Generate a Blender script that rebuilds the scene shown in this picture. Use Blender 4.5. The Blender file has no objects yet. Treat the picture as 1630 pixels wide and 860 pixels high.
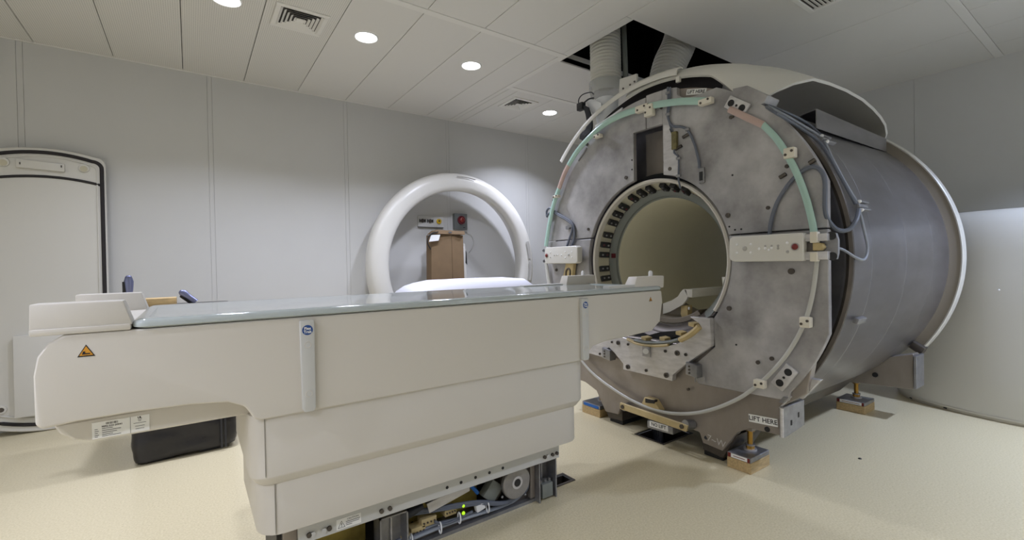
import bpy, bmesh, math, random
from mathutils import Vector, Matrix
random.seed(7)
scene = bpy.context.scene
COL = scene.collection

# ------------------------------------------------------------------ camera
H = 1.07
F_PX, YAW, PITCH, ROLL = 728.04, 0.958145, -0.0114, -0.01834
fw = Vector((math.cos(YAW)*math.cos(PITCH), math.sin(YAW)*math.cos(PITCH), math.sin(PITCH)))
rt0 = Vector((math.sin(YAW), -math.cos(YAW), 0)); up0 = rt0.cross(fw)
rt = math.cos(ROLL)*rt0 + math.sin(ROLL)*up0
up = -math.sin(ROLL)*rt0 + math.cos(ROLL)*up0
cam_data = bpy.data.cameras.new('camera')
cam_data.sensor_width = 36; cam_data.sensor_fit = 'HORIZONTAL'
cam_data.lens = F_PX/1630*36; cam_data.clip_start = 0.02
cam = bpy.data.objects.new('camera', cam_data); COL.objects.link(cam)
m = Matrix((rt, up, -fw)).transposed().to_4x4(); m.translation = (0, 0, H)
cam.matrix_world = m
scene.camera = cam

# ------------------------------------------------------------------ world, exposure
world = bpy.data.worlds.new('world'); scene.world = world; world.use_nodes = True
world.node_tree.nodes['Background'].inputs[0].default_value = (0.5, 0.55, 0.62, 1)
world.node_tree.nodes['Background'].inputs[1].default_value = 0.3
vs = scene.view_settings
vs.view_transform = 'Standard'; vs.look = 'None'; vs.gamma = 1.0; vs.use_curve_mapping = False
vs.exposure = 0.27

# room
X0, X1, Y0, Y1, ZCEIL = -2.6, 5.34, -2.3, 4.5, 2.667
# lamps: (x, y, watts) recessed downlights; first four in view, the rest unseen, added to fill the light
LAMPS = [(0.207, 3.17, 12), (1.03, 3.17, 8), (1.866, 3.17, 13), (3.13, 3.71, 15),
         (-0.63, 3.17, 3), (-1.46, 1.3, 18), (-1.46, -0.7, 31), (-1.9, 0.3, 15), (2.3, -0.7, 8), (3.9, -0.7, 39)]
WINDOW_W = 8

# measured points: pixel of the 1630x860 frame -> point on a real plane / cylinder
CAM = Vector((0, 0, H))
def ray(px, py): return fw + rt*((px-815)/F_PX) - up*((py-430)/F_PX)
def at(px, py, ax, c):
    d = ray(px, py); t = (c-CAM[ax])/d[ax]; return CAM + d*t
YC, ZC = 1.775, 1.076            # bore axis
def fx(px, py, x): return at(px, py, 0, x)
def fy(px, py, y): return at(px, py, 1, y)
def cyl_pt(px, py, R):
    d = ray(px, py); oy, oz = -YC, H-ZC
    a = d.y*d.y+d.z*d.z; b = 2*(oy*d.y+oz*d.z); c = oy*oy+oz*oz-R*R
    q = b*b-4*a*c
    t = (-b-math.sqrt(max(q, 0)))/(2*a)
    return CAM + d*t
def pol(x, R, deg):
    t = math.radians(deg); return Vector((x, YC-R*math.sin(t), ZC+R*math.cos(t)))

# ------------------------------------------------------------------ materials
def lin(c):
    return tuple((v/255/12.92 if v/255 <= 0.04045 else ((v/255+0.055)/1.055)**2.4) for v in c)
MATS = {}
def mat(name, rgb, rough=0.5, metal=0.0, var=0.0, scale=8.0, stretch=(1, 1, 1), bump=0.0, bscale=60.0,
        emit=0.0, alpha=1.0, trans=0.0, rgb2=None, coat=0.0, detail=4.0, spec=0.5, rvar=0.0):
    m = bpy.data.materials.new(name); m.use_nodes = True; MATS[name] = m
    nt = m.node_tree; b = nt.nodes['Principled BSDF']; L = nt.links
    c = lin(rgb)
    b.inputs['Base Color'].default_value = (*c, 1)
    b.inputs['Roughness'].default_value = rough; b.inputs['Metallic'].default_value = metal
    b.inputs['Specular IOR Level'].default_value = spec
    if coat: b.inputs['Coat Weight'].default_value = coat; b.inputs['Coat Roughness'].default_value = 0.08
    if emit:
        b.inputs['Emission Color'].default_value = (*c, 1); b.inputs['Emission Strength'].default_value = emit
    if alpha < 1: b.inputs['Alpha'].default_value = alpha
    if trans: b.inputs['Transmission Weight'].default_value = trans
    if var or bump or rvar:
        tc = nt.nodes.new('ShaderNodeTexCoord'); mp = nt.nodes.new('ShaderNodeMapping')
        mp.inputs['Scale'].default_value = stretch; L.new(tc.outputs['Object'], mp.inputs['Vector'])
    if var or rvar:
        n = nt.nodes.new('ShaderNodeTexNoise'); n.inputs['Scale'].default_value = scale
        n.inputs['Detail'].default_value = detail; n.inputs['Roughness'].default_value = 0.6
        L.new(mp.outputs[0], n.inputs['Vector'])
        if var:
            r = nt.nodes.new('ShaderNodeValToRGB')
            c2 = lin(rgb2) if rgb2 else tuple(max(0, v*(1-var)) for v in c)
            c1 = c if rgb2 else tuple(min(1, v*(1+var*0.6)) for v in c)
            r.color_ramp.elements[0].position = 0.3; r.color_ramp.elements[1].position = 0.7
            r.color_ramp.elements[0].color = (*c2, 1); r.color_ramp.elements[1].color = (*c1, 1)
            L.new(n.outputs['Fac'], r.inputs['Fac']); L.new(r.outputs['Color'], b.inputs['Base Color'])
        if rvar:
            mr = nt.nodes.new('ShaderNodeMapRange'); mr.inputs['To Min'].default_value = max(0.05, rough-rvar)
            mr.inputs['To Max'].default_value = rough+rvar
            L.new(n.outputs['Fac'], mr.inputs['Value']); L.new(mr.outputs[0], b.inputs['Roughness'])
    if bump:
        n2 = nt.nodes.new('ShaderNodeTexNoise'); n2.inputs['Scale'].default_value = bscale
        n2.inputs['Detail'].default_value = 3
        L.new(mp.outputs[0], n2.inputs['Vector'])
        bp = nt.nodes.new('ShaderNodeBump'); bp.inputs['Strength'].default_value = bump
        bp.inputs['Distance'].default_value = 0.01
        L.new(n2.outputs['Fac'], bp.inputs['Height']); L.new(bp.outputs['Normal'], b.inputs['Normal'])
    return m
mat('wall', (202, 202, 199), 0.45, var=0.02, scale=2)
mat('joint', (196, 196, 192), 0.5)
mat('ceil_frame', (226, 224, 218), 0.6)
mat('ceil', (218, 216, 210), 0.6)
mat('floor', (214, 203, 172), 0.3, var=1, rgb2=(194, 182, 146), scale=130, detail=2, rvar=0.06)
mat('white', (208, 203, 192), 0.4)
mat('cover_white', (212, 210, 202), 0.35)
mat('table_white', (206, 201, 191), 0.45)
mat('joint_grey', (150, 146, 138), 0.6)
mat('table_grey', (196, 196, 192), 0.45)
mat('top_gloss', (178, 186, 184), 0.09, coat=0.6)
mat('alu', (198, 196, 195), 0.45, 0.3, var=1, rgb2=(132, 130, 130), scale=3.5, detail=7, rvar=0.1)
mat('alu_bright', (214, 212, 212), 0.36, 0.45, var=1, rgb2=(188, 186, 186), scale=12, stretch=(1, 1, 4))
mat('steel', (160, 152, 144), 0.42, 0.4, var=1, rgb2=(134, 126, 118), scale=4, stretch=(1, 1, .5), detail=6)
mat('vessel', (154, 152, 156), 0.28, 0.75, var=1, rgb2=(128, 126, 128), scale=5, stretch=(.5, 1.5, 1.5), detail=3)
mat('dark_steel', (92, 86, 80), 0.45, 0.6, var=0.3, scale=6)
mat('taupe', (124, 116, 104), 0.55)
mat('galv', (150, 150, 152), 0.4, 0.7, var=0.2, scale=20)
mat('black', (22, 22, 24), 0.5)
mat('void', (12, 12, 14), 0.9)
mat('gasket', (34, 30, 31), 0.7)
mat('cable', (98, 104, 116), 0.5)
mat('cable_light', (150, 156, 166), 0.45)
mat('cable_dark', (40, 42, 48), 0.5)
mat('green_tube', (168, 200, 188), 0.25, spec=0.6)
mat('pink_tube', (188, 164, 154), 0.3)
mat('clear_tube', (190, 190, 184), 0.2)
mat('clip', (222, 216, 200), 0.5)
mat('cream', (196, 190, 166), 0.5)
mat('olive', (226, 221, 196), 0.55, var=0.05, scale=3)
mat('grey_band', (120, 124, 118), 0.5)
mat('tan', (196, 176, 128), 0.5, var=0.12, scale=20)
mat('wood', (190, 164, 118), 0.6, var=0.25, scale=18, stretch=(1, 6, 6))
mat('card', (116, 94, 66), 0.8, var=0.08, scale=10)
mat('brass', (170, 132, 62), 0.35, 0.8)
mat('zinc_yellow', (182, 162, 84), 0.4, 0.4, var=0.3, scale=14)
mat('board', (112, 104, 66), 0.6, var=0.4, scale=40)
mat('label', (236, 236, 232), 0.5)
mat('ink', (30, 30, 32), 0.6)
mat('logo_blue', (28, 72, 140), 0.4)
mat('amber', (214, 150, 40), 0.5)
mat('red', (116, 34, 28), 0.4)
mat('dark_red', (96, 28, 40), 0.4)
mat('yellow', (206, 170, 30), 0.4)
mat('blue_tape', (24, 96, 176), 0.5)
mat('bag', (26, 25, 29), 0.32, var=0.3, scale=6, bump=1.0, bscale=7)
mat('sheet', (206, 206, 212), 0.75)
mat('duct', (206, 204, 194), 0.6)
mat('collar', (205, 208, 206), 0.12, alpha=0.38)
mat('lit_plate', (232, 234, 236), 0.4)
mat('blue_metal', (122, 127, 158), 0.28, 0.6)
mat('motor', (150, 147, 144), 0.4, 0.5, var=0.15, scale=20)
mat('led', (180, 230, 40), 0.3, emit=0.7)
mat('lens', (255, 255, 255), 0.3, emit=14)
mat('grille_dark', (54, 50, 46), 0.8)
mat('window_frame', (190, 190, 190), 0.4)
mat('btn', (236, 236, 236), 0.3)
mat('btn_grey', (176, 174, 168), 0.4)
mat('outlet_box', (112, 116, 114), 0.4, 0.3)
# perforated metal ceiling: fine dark rows
def perforated():
    m = MATS['ceil_perf'] = bpy.data.materials.new('ceil_perf'); m.use_nodes = True
    nt = m.node_tree; b = nt.nodes['Principled BSDF']; L = nt.links
    b.inputs['Roughness'].default_value = 0.6
    tc = nt.nodes.new('ShaderNodeTexCoord'); sp = nt.nodes.new('ShaderNodeSeparateXYZ'); L.new(tc.outputs['Object'], sp.inputs[0])
    def sn(o):
        a = nt.nodes.new('ShaderNodeMath'); a.operation = 'MULTIPLY'; a.inputs[1].default_value = 2*math.pi/0.0115; L.new(o, a.inputs[0])
        s = nt.nodes.new('ShaderNodeMath'); s.operation = 'SINE'; L.new(a.outputs[0], s.inputs[0]); return s.outputs[0]
    mu = nt.nodes.new('ShaderNodeMath'); mu.operation = 'ADD'
    L.new(sn(sp.outputs['X']), mu.inputs[0])
    s2 = nt.nodes.new('ShaderNodeMath'); s2.operation = 'MULTIPLY'; s2.inputs[1].default_value = 0.6
    L.new(sn(sp.outputs['Y']), s2.inputs[0]); L.new(s2.outputs[0], mu.inputs[1])
    r = nt.nodes.new('ShaderNodeValToRGB')
    mr = nt.nodes.new('ShaderNodeMapRange'); mr.inputs['From Min'].default_value = -1.6; mr.inputs['From Max'].default_value = 1.6
    L.new(mu.outputs[0], mr.inputs['Value']); L.new(mr.outputs[0], r.inputs['Fac'])
    r.color_ramp.elements[0].position = 0.62; r.color_ramp.elements[1].position = 0.86
    r.color_ramp.elements[0].color = (*lin((220, 218, 211)), 1); r.color_ramp.elements[1].color = (*lin((188, 186, 180)), 1)
    L.new(r.outputs['Color'], b.inputs['Base Color'])
perforated()

# ------------------------------------------------------------------ mesh helpers
class MB:
    def __init__(s): s.v = []; s.f = []
    def add(s, vs_, fs):
        o = len(s.v); s.v += [Vector(p) for p in vs_]; s.f += [tuple(i+o for i in f) for f in fs]; return s
    def box(s, x0, x1, y0, y1, z0, z1):
        x0, x1 = sorted((x0, x1)); y0, y1 = sorted((y0, y1)); z0, z1 = sorted((z0, z1))
        return s.add([(x, y, z) for z in (z0, z1) for y in (y0, y1) for x in (x0, x1)],
                     [(0, 2, 3, 1), (4, 5, 7, 6), (0, 1, 5, 4), (2, 6, 7, 3), (0, 4, 6, 2), (1, 3, 7, 5)])
    def obox(s, c, a, b, n):   # half-axis vectors
        c, a, b, n = map(Vector, (c, a, b, n))
        P = [c+sx*a+sy*b+sz*n for sz in (-1, 1) for sy in (-1, 1) for sx in (-1, 1)]
        return s.add(P, [(0, 2, 3, 1), (4, 5, 7, 6), (0, 1, 5, 4), (2, 6, 7, 3), (0, 4, 6, 2), (1, 3, 7, 5)])
    def prism(s, poly, off):
        n = len(poly); off = Vector(off); P = [Vector(p) for p in poly]
        return s.add(P+[p+off for p in P], [tuple(range(n))[::-1], tuple(range(n, 2*n))] + [(i, (i+1) % n, n+(i+1) % n, n+i) for i in range(n)])
    def tube(s, pts, r, n=10, closed=False, flat=None):
        # flat: (axis vector, factor) flattens the section along that axis
        P = [Vector(p) for p in pts]; k = len(P); rr = r if isinstance(r, (list, tuple)) else [r]*k
        V = []; prev = None
        for i in range(k):
            a = P[(i+1) % k] if (closed or i < k-1) else P[i]; b = P[i-1] if (closed or i > 0) else P[i]
            t = (a-b).normalized() if (a-b).length > 1e-9 else Vector((0, 0, 1))
            if flat: u = Vector(flat[0]) - t*t.dot(Vector(flat[0]))
            elif prev is None: u = t.orthogonal()
            else: u = prev - t*t.dot(prev)
            if u.length < 1e-6: u = t.orthogonal()
            u.normalize(); prev = u; w = t.cross(u)
            fu = flat[1] if flat else 1
            V += [P[i] + rr[i]*(u*fu*math.cos(2*math.pi*j/n) + w*math.sin(2*math.pi*j/n)) for j in range(n)]
        Fs = []
        for i in range(k if closed else k-1):
            for j in range(n):
                Fs.append((i*n+j, i*n+(j+1) % n, ((i+1) % k)*n+(j+1) % n, ((i+1) % k)*n+j))
        if not closed: Fs += [tuple(range(n))[::-1], tuple(range((k-1)*n, k*n))]
        return s.add(V, Fs)
    def cyl(s, p0, p1, r0, r1=None, n=20): return s.tube([p0, p1], [r0, r0 if r1 is None else r1], n)
    def lathe(s, prof, d0=0, d1=360, n=96):   # profile of (x, R) about the bore axis
        full = abs(d1-d0) >= 359.9; k = n if full else n+1
        V = []; m_ = len(prof)
        for i in range(k):
            a = d0+(d1-d0)*i/n
            V += [pol(x, R, a) for x, R in prof]
        Fs = []
        for i in range(n):
            i2 = (i+1) % k
            for j in range(m_-1): Fs.append((i*m_+j, i2*m_+j, i2*m_+j+1, i*m_+j+1))
        return s.add(V, Fs)
    def dome(s, c, ax, r, h, n=14, m_=4):
        c = Vector(c); ax = Vector(ax).normalized(); u = ax.orthogonal().normalized(); w = ax.cross(u); V = []
        for i in range(m_):
            a = math.pi/2*i/m_
            V += [c+ax*h*math.sin(a)+r*math.cos(a)*(u*math.cos(2*math.pi*j/n)+w*math.sin(2*math.pi*j/n)) for j in range(n)]
        V.append(c+ax*h)
        Fs = [tuple(range(n))[::-1]]
        for i in range(m_-1):
            for j in range(n): Fs.append((i*n+j, i*n+(j+1) % n, (i+1)*n+(j+1) % n, (i+1)*n+j))
        Fs += [((m_-1)*n+j, (m_-1)*n+(j+1) % n, len(V)-1) for j in range(n)]
        return s.add(V, Fs)
    def build(s, name, mt, parent=None, smooth=True, bevel=0.0, seg=2, solid=0.0, angle=35, kind=None):
        me = bpy.data.meshes.new(name)
        org = Vector((0, 0, 0))
        if parent is None and s.v:      # top-level mesh: origin at the base centre
            xs, ys, zs = zip(*s.v); org = Vector(((min(xs)+max(xs))/2, (min(ys)+max(ys))/2, min(zs)))
        base = parent_origin(parent) if parent is not None else org
        me.from_pydata([tuple(p-base) for p in s.v], [], s.f)
        bm = bmesh.new(); bm.from_mesh(me)
        if solid:
            bmesh.ops.recalc_face_normals(bm, faces=bm.faces)
            bmesh.ops.solidify(bm, geom=list(bm.faces), thickness=solid)
        bmesh.ops.recalc_face_normals(bm, faces=bm.faces)
        if bevel:
            es = [e for e in bm.edges if len(e.link_faces) == 2 and e.calc_face_angle(0) > math.radians(30)]
            bmesh.ops.bevel(bm, geom=es, offset=bevel, segments=seg, affect='EDGES', profile=0.6, clamp_overlap=True)
        bm.to_mesh(me); bm.free()
        me.materials.append(MATS[mt])
        if smooth:
            for p in me.polygons: p.use_smooth = True
            me.set_sharp_from_angle(angle=math.radians(angle))
        o = bpy.data.objects.new(name, me); COL.objects.link(o)
        if parent is not None: o.parent = parent
        else: o.location = org
        if kind: o['kind'] = kind
        return o
def parent_origin(p):
    v = Vector((0, 0, 0))
    while p is not None: v += p.location; p = p.parent
    return v
def thing(name, loc, label, cat, group=None):
    o = bpy.data.objects.new(name, None); COL.objects.link(o); o.location = loc
    o.empty_display_size = 0.1
    return tag(o, label, cat, group)
def tag(o, label, cat, group=None):
    o['label'] = label; o['category'] = cat
    if group: o['group'] = group
    return o
def struct(o): o['kind'] = 'structure'; return o
def lab(o, label): o['label'] = label; return o
def crom(pts, k=8):
    P = [Vector(p) for p in pts]; P = [2*P[0]-P[1]]+P+[2*P[-1]-P[-2]]; out = []
    for i in range(1, len(P)-2):
        a, b, c, d = P[i-1:i+3]
        for j in range(k):
            t = j/k
            out.append(0.5*((2*b)+(c-a)*t+(2*a-5*b+4*c-d)*t*t+(3*b-a-3*c+d)*t**3))
    out.append(P[-2]); return out
def writing(name, body, size, org, xd, yd, mt, parent, align='CENTER', bold=0.0):
    cu = bpy.data.curves.new(name, 'FONT'); cu.body = body; cu.size = size; cu.align_x = align; cu.align_y = 'CENTER'
    cu.resolution_u = 2; cu.offset = bold
    o = bpy.data.objects.new(name, cu); COL.objects.link(o)
    dg = bpy.context.evaluated_depsgraph_get(); me = bpy.data.meshes.new_from_object(o.evaluated_get(dg))
    COL.objects.unlink(o); bpy.data.objects.remove(o)
    xd = Vector(xd).normalized(); yd = Vector(yd).normalized(); nd = xd.cross(yd); org = Vector(org)
    M = Matrix((xd, yd, nd)).transposed().to_4x4(); M.translation = org - parent_origin(parent)
    me.transform(M); me.materials.clear(); me.materials.append(MATS[mt]); me.name = name
    o = bpy.data.objects.new(name, me); COL.objects.link(o); o.parent = parent
    return o
def rrect(cx, cy, w, h, r, n=5):
    out = []
    for qx, qy, a0 in ((1, 1, 0), (-1, 1, 90), (-1, -1, 180), (1, -1, 270)):
        for i in range(n+1):
            a = math.radians(a0+90*i/n)
            out.append((cx+qx*(w/2-r)+r*math.cos(a), cy+qy*(h/2-r)+r*math.sin(a)))
    return out

# =================================================================== SETTING
# floor with two cable pits
HOLES = [(2.25, 2.52, 1.69, 1.88), (1.33, 1.52, 1.68, 1.75)]
xs = sorted({X0-.1, X1+.1, *[h[0] for h in HOLES], *[h[1] for h in HOLES]}); ys = sorted({Y0-.1, Y1+.1, *[h[2] for h in HOLES], *[h[3] for h in HOLES]})
b = MB()
for i in range(len(xs)-1):
    for j in range(len(ys)-1):
        cx, cy = (xs[i]+xs[i+1])/2, (ys[j]+ys[j+1])/2
        if any(h[0] < cx < h[1] and h[2] < cy < h[3] for h in HOLES): continue
        b.add([(xs[i], ys[j], 0), (xs[i+1], ys[j], 0), (xs[i+1], ys[j+1], 0), (xs[i], ys[j+1], 0)], [(0, 1, 2, 3)])
floor = struct(b.build('floor', 'floor', smooth=False))
for hx0, hx1, hy0, hy1 in HOLES:
    t = MB()
    z = -.35
    t.add([(hx0, hy0, z), (hx1, hy0, z), (hx1, hy1, z), (hx0, hy1, z), (hx0, hy0, -.001), (hx1, hy0, -.001), (hx1, hy1, -.001), (hx0, hy1, -.001)],
          [(0, 1, 2, 3), (0, 4, 5, 1), (1, 5, 6, 2), (2, 6, 7, 3), (3, 7, 4, 0)])
    t.build('cable_pit', 'dark_steel', floor, smooth=False)
    e = MB()
    for (a0, a1, c0, c1) in ((hx0-.012, hx1+.012, hy0-.012, hy0), (hx0-.012, hx1+.012, hy1, hy1+.012), (hx0-.012, hx0, hy0, hy1), (hx1, hx1+.012, hy0, hy1)):
        e.box(a0, a1, c0, c1, .0005, .004)
    e.build('pit_edge', 'dark_steel', floor, smooth=False)

# walls: backing + panels + joint strips, each panel a part
wall_left = struct(MB().box(X0, X1, Y1+.004, Y1+.1, 0, ZCEIL+.02).build('wall_left', 'joint', smooth=False))
seams = [-0.927+1.085*i for i in range(-2, 7)]
edges = [X0]+[s for s in seams if X0+.05 < s < X1-.05]+[X1]
for i in range(len(edges)-1):
    a, c = edges[i], edges[i+1]
    a2 = a+(.017 if i else 0); c2 = c-(.017 if i < len(edges)-2 else 0)
    MB().box(a2, c2, Y1-.004, Y1+.004, 0, ZCEIL).build('wall_panel', 'wall', wall_left, bevel=.001, seg=1)
    if i: MB().box(a-.0155, a+.0155, Y1-.0028, Y1+.004, 0, ZCEIL).build('joint_strip', 'wall', wall_left, smooth=False)
wall_right = struct(MB().box(X1+.004, X1+.1, Y0, Y1, 0, ZCEIL+.02).build('wall_right', 'joint', smooth=False))
seams = [1.278+1.085*i for i in range(-4, 4)]
edges = [Y0]+[s for s in seams if Y0+.05 < s < Y1-.05]+[Y1]
for i in range(len(edges)-1):
    a, c = edges[i], edges[i+1]
    MB().box(X1-.004, X1+.004, a+(.0015 if i else 0), c-(.0004 if i < len(edges)-2 else 0), 0, ZCEIL).build('wall_panel', 'wall', wall_right, smooth=False)
struct(MB().box(X0-.1, X0, Y0, Y1, 0, ZCEIL+.02).build('wall_behind', 'wall', smooth=False))
# near wall with an unseen window added for dim bluish side light (behind / right of the camera)
WX0, WX1, WZ0, WZ1 = 2.7, 4.7, 0.85, 1.75
b = MB()
b.box(X0, WX0, Y0-.12, Y0, 0, ZCEIL+.02); b.box(WX1, X1, Y0-.12, Y0, 0, ZCEIL+.02)
b.box(WX0, WX1, Y0-.12, Y0, 0, WZ0); b.box(WX0, WX1, Y0-.12, Y0, WZ1, ZCEIL+.02)
struct(b.build('wall_near', 'wall', smooth=False))
b = MB()
b.box(WX0, WX1, Y0-.1, Y0+.015, WZ0-.05, WZ0); b.box(WX0, WX1, Y0-.1, Y0+.015, WZ1, WZ1+.05)
b.box(WX0-.05, WX0, Y0-.1, Y0+.015, WZ0-.05, WZ1+.05); b.box(WX1, WX1+.05, Y0-.1, Y0+.015, WZ0-.05, WZ1+.05)
struct(b.build('added_window', 'window_frame', smooth=False))
ld = bpy.data.lights.new('added_window_light', 'AREA'); ld.shape = 'RECTANGLE'; ld.size = WX1-WX0; ld.size_y = WZ1-WZ0  # area lamp added behind the unseen window
ld.energy = WINDOW_W; ld.color = (0.78, 0.88, 1.0)
lo = bpy.data.objects.new('added_window_light', ld); COL.objects.link(lo)
lo.location = ((WX0+WX1)/2, Y0-.14, (WZ0+WZ1)/2); lo.rotation_euler = (math.radians(90), 0, 0)   # faces +Y
lo.rotation_euler = (math.radians(-90), 0, math.pi)
lo.rotation_euler = Matrix(((1, 0, 0), (0, 0, -1), (0, 1, 0))).to_euler()

# ceiling: backing with the duct opening, panels, frame strips
HX0, HX1, HY0, HY1 = 2.42, 3.75, 2.0, 2.735
ceiling = MB()
for (a0, a1, c0, c1) in ((X0-.1, HX0, Y0-.1, Y1+.1), (HX1, X1+.1, Y0-.1, Y1+.1), (HX0, HX1, Y0-.1, HY0), (HX0, HX1, HY1, Y1+.1)):
    ceiling.box(a0, a1, c0, c1, ZCEIL+.012, ZCEIL+.05)
ceiling = struct(ceiling.build('ceiling', 'grille_dark', smooth=False))
def cpanel(a0, a1, c0, c1, mt):
    g = .002
    if a1-a0 < .02 or c1-c0 < .02: return
    MB().box(a0+g, a1-g, c0+g, c1-g, ZCEIL, ZCEIL+.012).build('ceiling_panel', mt, ceiling, bevel=.0015, seg=1)
xe = [-0.8527+0.4187*i for i in range(-5, 16)]
xe = [X0]+[v for v in xe if X0+.05 < v < X1-.05]+[X1]
S1, S2, S3, SW = 2.65, 3.38, .75, .05
def fstrip(a0, a1, c0, c1): MB().box(a0, a1, c0, c1, ZCEIL-.004, ZCEIL+.012).build('ceiling_strip', 'ceil_frame', ceiling, bevel=.002, seg=1)
for i in range(len(xe)-1):
    a, c = xe[i], xe[i+1]
    mt = 'ceil_perf' if c < 0.9 else 'ceil'
    if c < 2.40 or a < 2.3:
        c_ = min(c, 2.35) if c > 2.3 else c
        cpanel(a, c_, S1+SW/2, Y1-.02, mt); cpanel(a, c_, S3+SW/2, S1-SW/2, mt); cpanel(a, c_, Y0, S3-SW/2, mt)
    if c > 2.42:
        cpanel(max(a, 2.40), c, S2+SW/2, Y1-.02, mt); cpanel(max(a, 2.40), c, Y0, S3-SW/2, mt)
# panels around the duct opening
cpanel(2.40, HX1, HY1, S2-SW/2, 'ceil'); cpanel(2.35, HX1, S3+SW/2, HY0, 'ceil')
cpanel(2.35, 2.40, S2+SW/2, Y1-.02, 'ceil'); cpanel(2.35, 2.40, Y0, S3-SW/2, 'ceil')
cpanel(HX1, 4.55, S3+SW/2, S2-SW/2, 'ceil'); cpanel(4.55, X1, S3+SW/2, S2-SW/2, 'ceil')
cpanel(2.35, HX0, HY0, S1-SW/2, 'ceil')
fstrip(X0, 2.40, S1-SW/2, S1+SW/2); fstrip(2.35, 2.40, S1+SW/2, S2+SW/2); fstrip(2.40, X1, S2-SW/2, S2+SW/2)
fstrip(X0, X1, S3-SW/2, S3+SW/2); fstrip(X0, X1, Y1-.02, Y1)
# plenum above the opening
b = MB()
z0, z1 = ZCEIL+.05, 3.7
b.add([(HX0-.5, HY0-.5, z1), (HX1+.5, HY0-.5, z1), (HX1+.5, HY1+.5, z1), (HX0-.5, HY1+.5, z1),
       (HX0-.5, HY0-.5, z0), (HX1+.5, HY0-.5, z0), (HX1+.5, HY1+.5, z0), (HX0-.5, HY1+.5, z0)],
      [(0, 1, 2, 3), (0, 4, 5, 1), (1, 5, 6, 2), (2, 6, 7, 3), (3, 7, 4, 0)])
b.build('plenum', 'void', ceiling, smooth=False)
b = MB()
for (a0, a1, c0, c1) in ((HX0-.02, HX0, HY0, HY1), (HX0-.02, HX1, HY1, HY1+.02), (HX0-.02, HX1, HY0-.02, HY0)):
    b.box(a0, a1, c0, c1, ZCEIL+.001, ZCEIL+.09)
b.build('opening_frame', 'ceil_frame', ceiling, smooth=False)
b = MB()
for y in (2.15, 2.45): b.box(HX0-.4, HX1+.4, y, y+.04, 3.2, 3.28)
b.build('ceiling_hanger', 'dark_steel', ceiling, smooth=False)

# downlights
LBL = ['round white downlight whose panel also holds the large square air grille beside it',
       'round white downlight in a plain panel between the square grille and the long strip',
       'round white downlight three panels short of the open duct hole',
       'round white downlight beyond the small air grille near the ducts']
LBL = ['round lit downlight over the grooved ceiling panels, one panel from the large air grille',
       'round lit downlight in the smooth ceiling panel next to the large air grille',
       'round lit downlight midway between the large air grille and the small one',
       'round lit downlight beside the small air grille, close to the cables and hoses']
def downlight(x, y, watts, label):
    t = thing('downlight', (x, y, ZCEIL-.012), label, 'light', 'ceiling downlights')
    n = 40; V = []; prof = [(.066, ZCEIL-.002), (.075, ZCEIL-.008), (.080, ZCEIL-.006), (.083, ZCEIL+.0)]
    for i in range(n):
        a = 2*math.pi*i/n; V += [(x+r*math.cos(a), y+r*math.sin(a), z) for r, z in prof]
    k = len(prof)
    MB().add(V, [(i*k+j, ((i+1) % n)*k+j, ((i+1) % n)*k+j+1, i*k+j+1) for i in range(n) for j in range(k-1)]).build('trim_ring', 'btn', t)
    MB().add([(x+.069*math.cos(2*math.pi*i/n), y+.069*math.sin(2*math.pi*i/n), ZCEIL-.004) for i in range(n)], [tuple(range(n))]).build('lens', 'lens', t, smooth=False)
    ld = bpy.data.lights.new('downlight_lamp', 'AREA'); ld.shape = 'DISK'; ld.size = .15; ld.energy = watts
    ld.color = (0.93, 0.98, 1.2) if x < 3.5 else (0.78, 0.92, 1.3); ld.spread = math.radians(125)
    lo = bpy.data.objects.new('downlight_lamp', ld); COL.objects.link(lo); lo.parent = t; lo.location = (0, 0, -.002)
for i, (x, y, w) in enumerate(LAMPS):
    downlight(x, y, w, LBL[i] if i < 4 else 'added downlight in an unseen part of the ceiling, lighting the room from outside the view')

# air grilles
def grille(x0, x1, y0, y1, label, kind):
    cx, cy = (x0+x1)/2, (y0+y1)/2; z = ZCEIL
    t = thing('air_grille', (cx, cy, z-.02), label, 'vent', 'ceiling air grilles')
    MB().box(x0+.02, x1-.02, y0+.02, y1-.02, z-.001, z+.004).build('dark_backing', 'grille_dark', t, smooth=False)
    b = MB()
    for (a0, a1, c0, c1) in ((x0, x1, y0, y0+.03), (x0, x1, y1-.03, y1), (x0, x0+.03, y0+.03, y1-.03), (x1-.03, x1, y0+.03, y1-.03)):
        b.box(a0, a1, c0, c1, z-.01, z+.002)
    b.build('frame', 'ceil_frame', t, bevel=.003, seg=1)
    if kind == 'slats':
        n = 9
        for i in range(n):
            y = y0+.04+(y1-y0-.08)*(i+.5)/n
            MB().obox((cx, y, z-.006), ((x1-x0)/2-.03, 0, 0), (0, .009, .004), (0, -.0006, .0012)).build('slat', 'ceil_frame', t, smooth=False)
    else:      # four-way: nested square louvres
        for k in range(5):
            h = (x1-x0)/2-.038-.022*k; hy = (y1-y0)/2-.038-.022*k
            if h < .012: break
            for (dx, dy, L, vx) in ((0, hy, h, 1), (0, -hy, h, 1), (h, 0, hy, 0), (-h, 0, hy, 0)):
                c = Vector((cx+dx, cy+dy, z-.004)); nrm = Vector((dx, dy, 0)).normalized()
                la = Vector((L, 0, 0)) if vx else Vector((0, L, 0))
                MB().obox(c, la, nrm*.008+Vector((0, 0, -.006)), Vector((0, 0, 1)).cross(la).normalized()*.0006+Vector((0, 0, .0008))).build('louvre', 'ceil_frame', t, smooth=False)
        MB().box(cx-.02, cx+.02, cy-.02, cy+.02, z-.008, z).build('centre_plate', 'ceil_frame', t, smooth=False)
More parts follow.
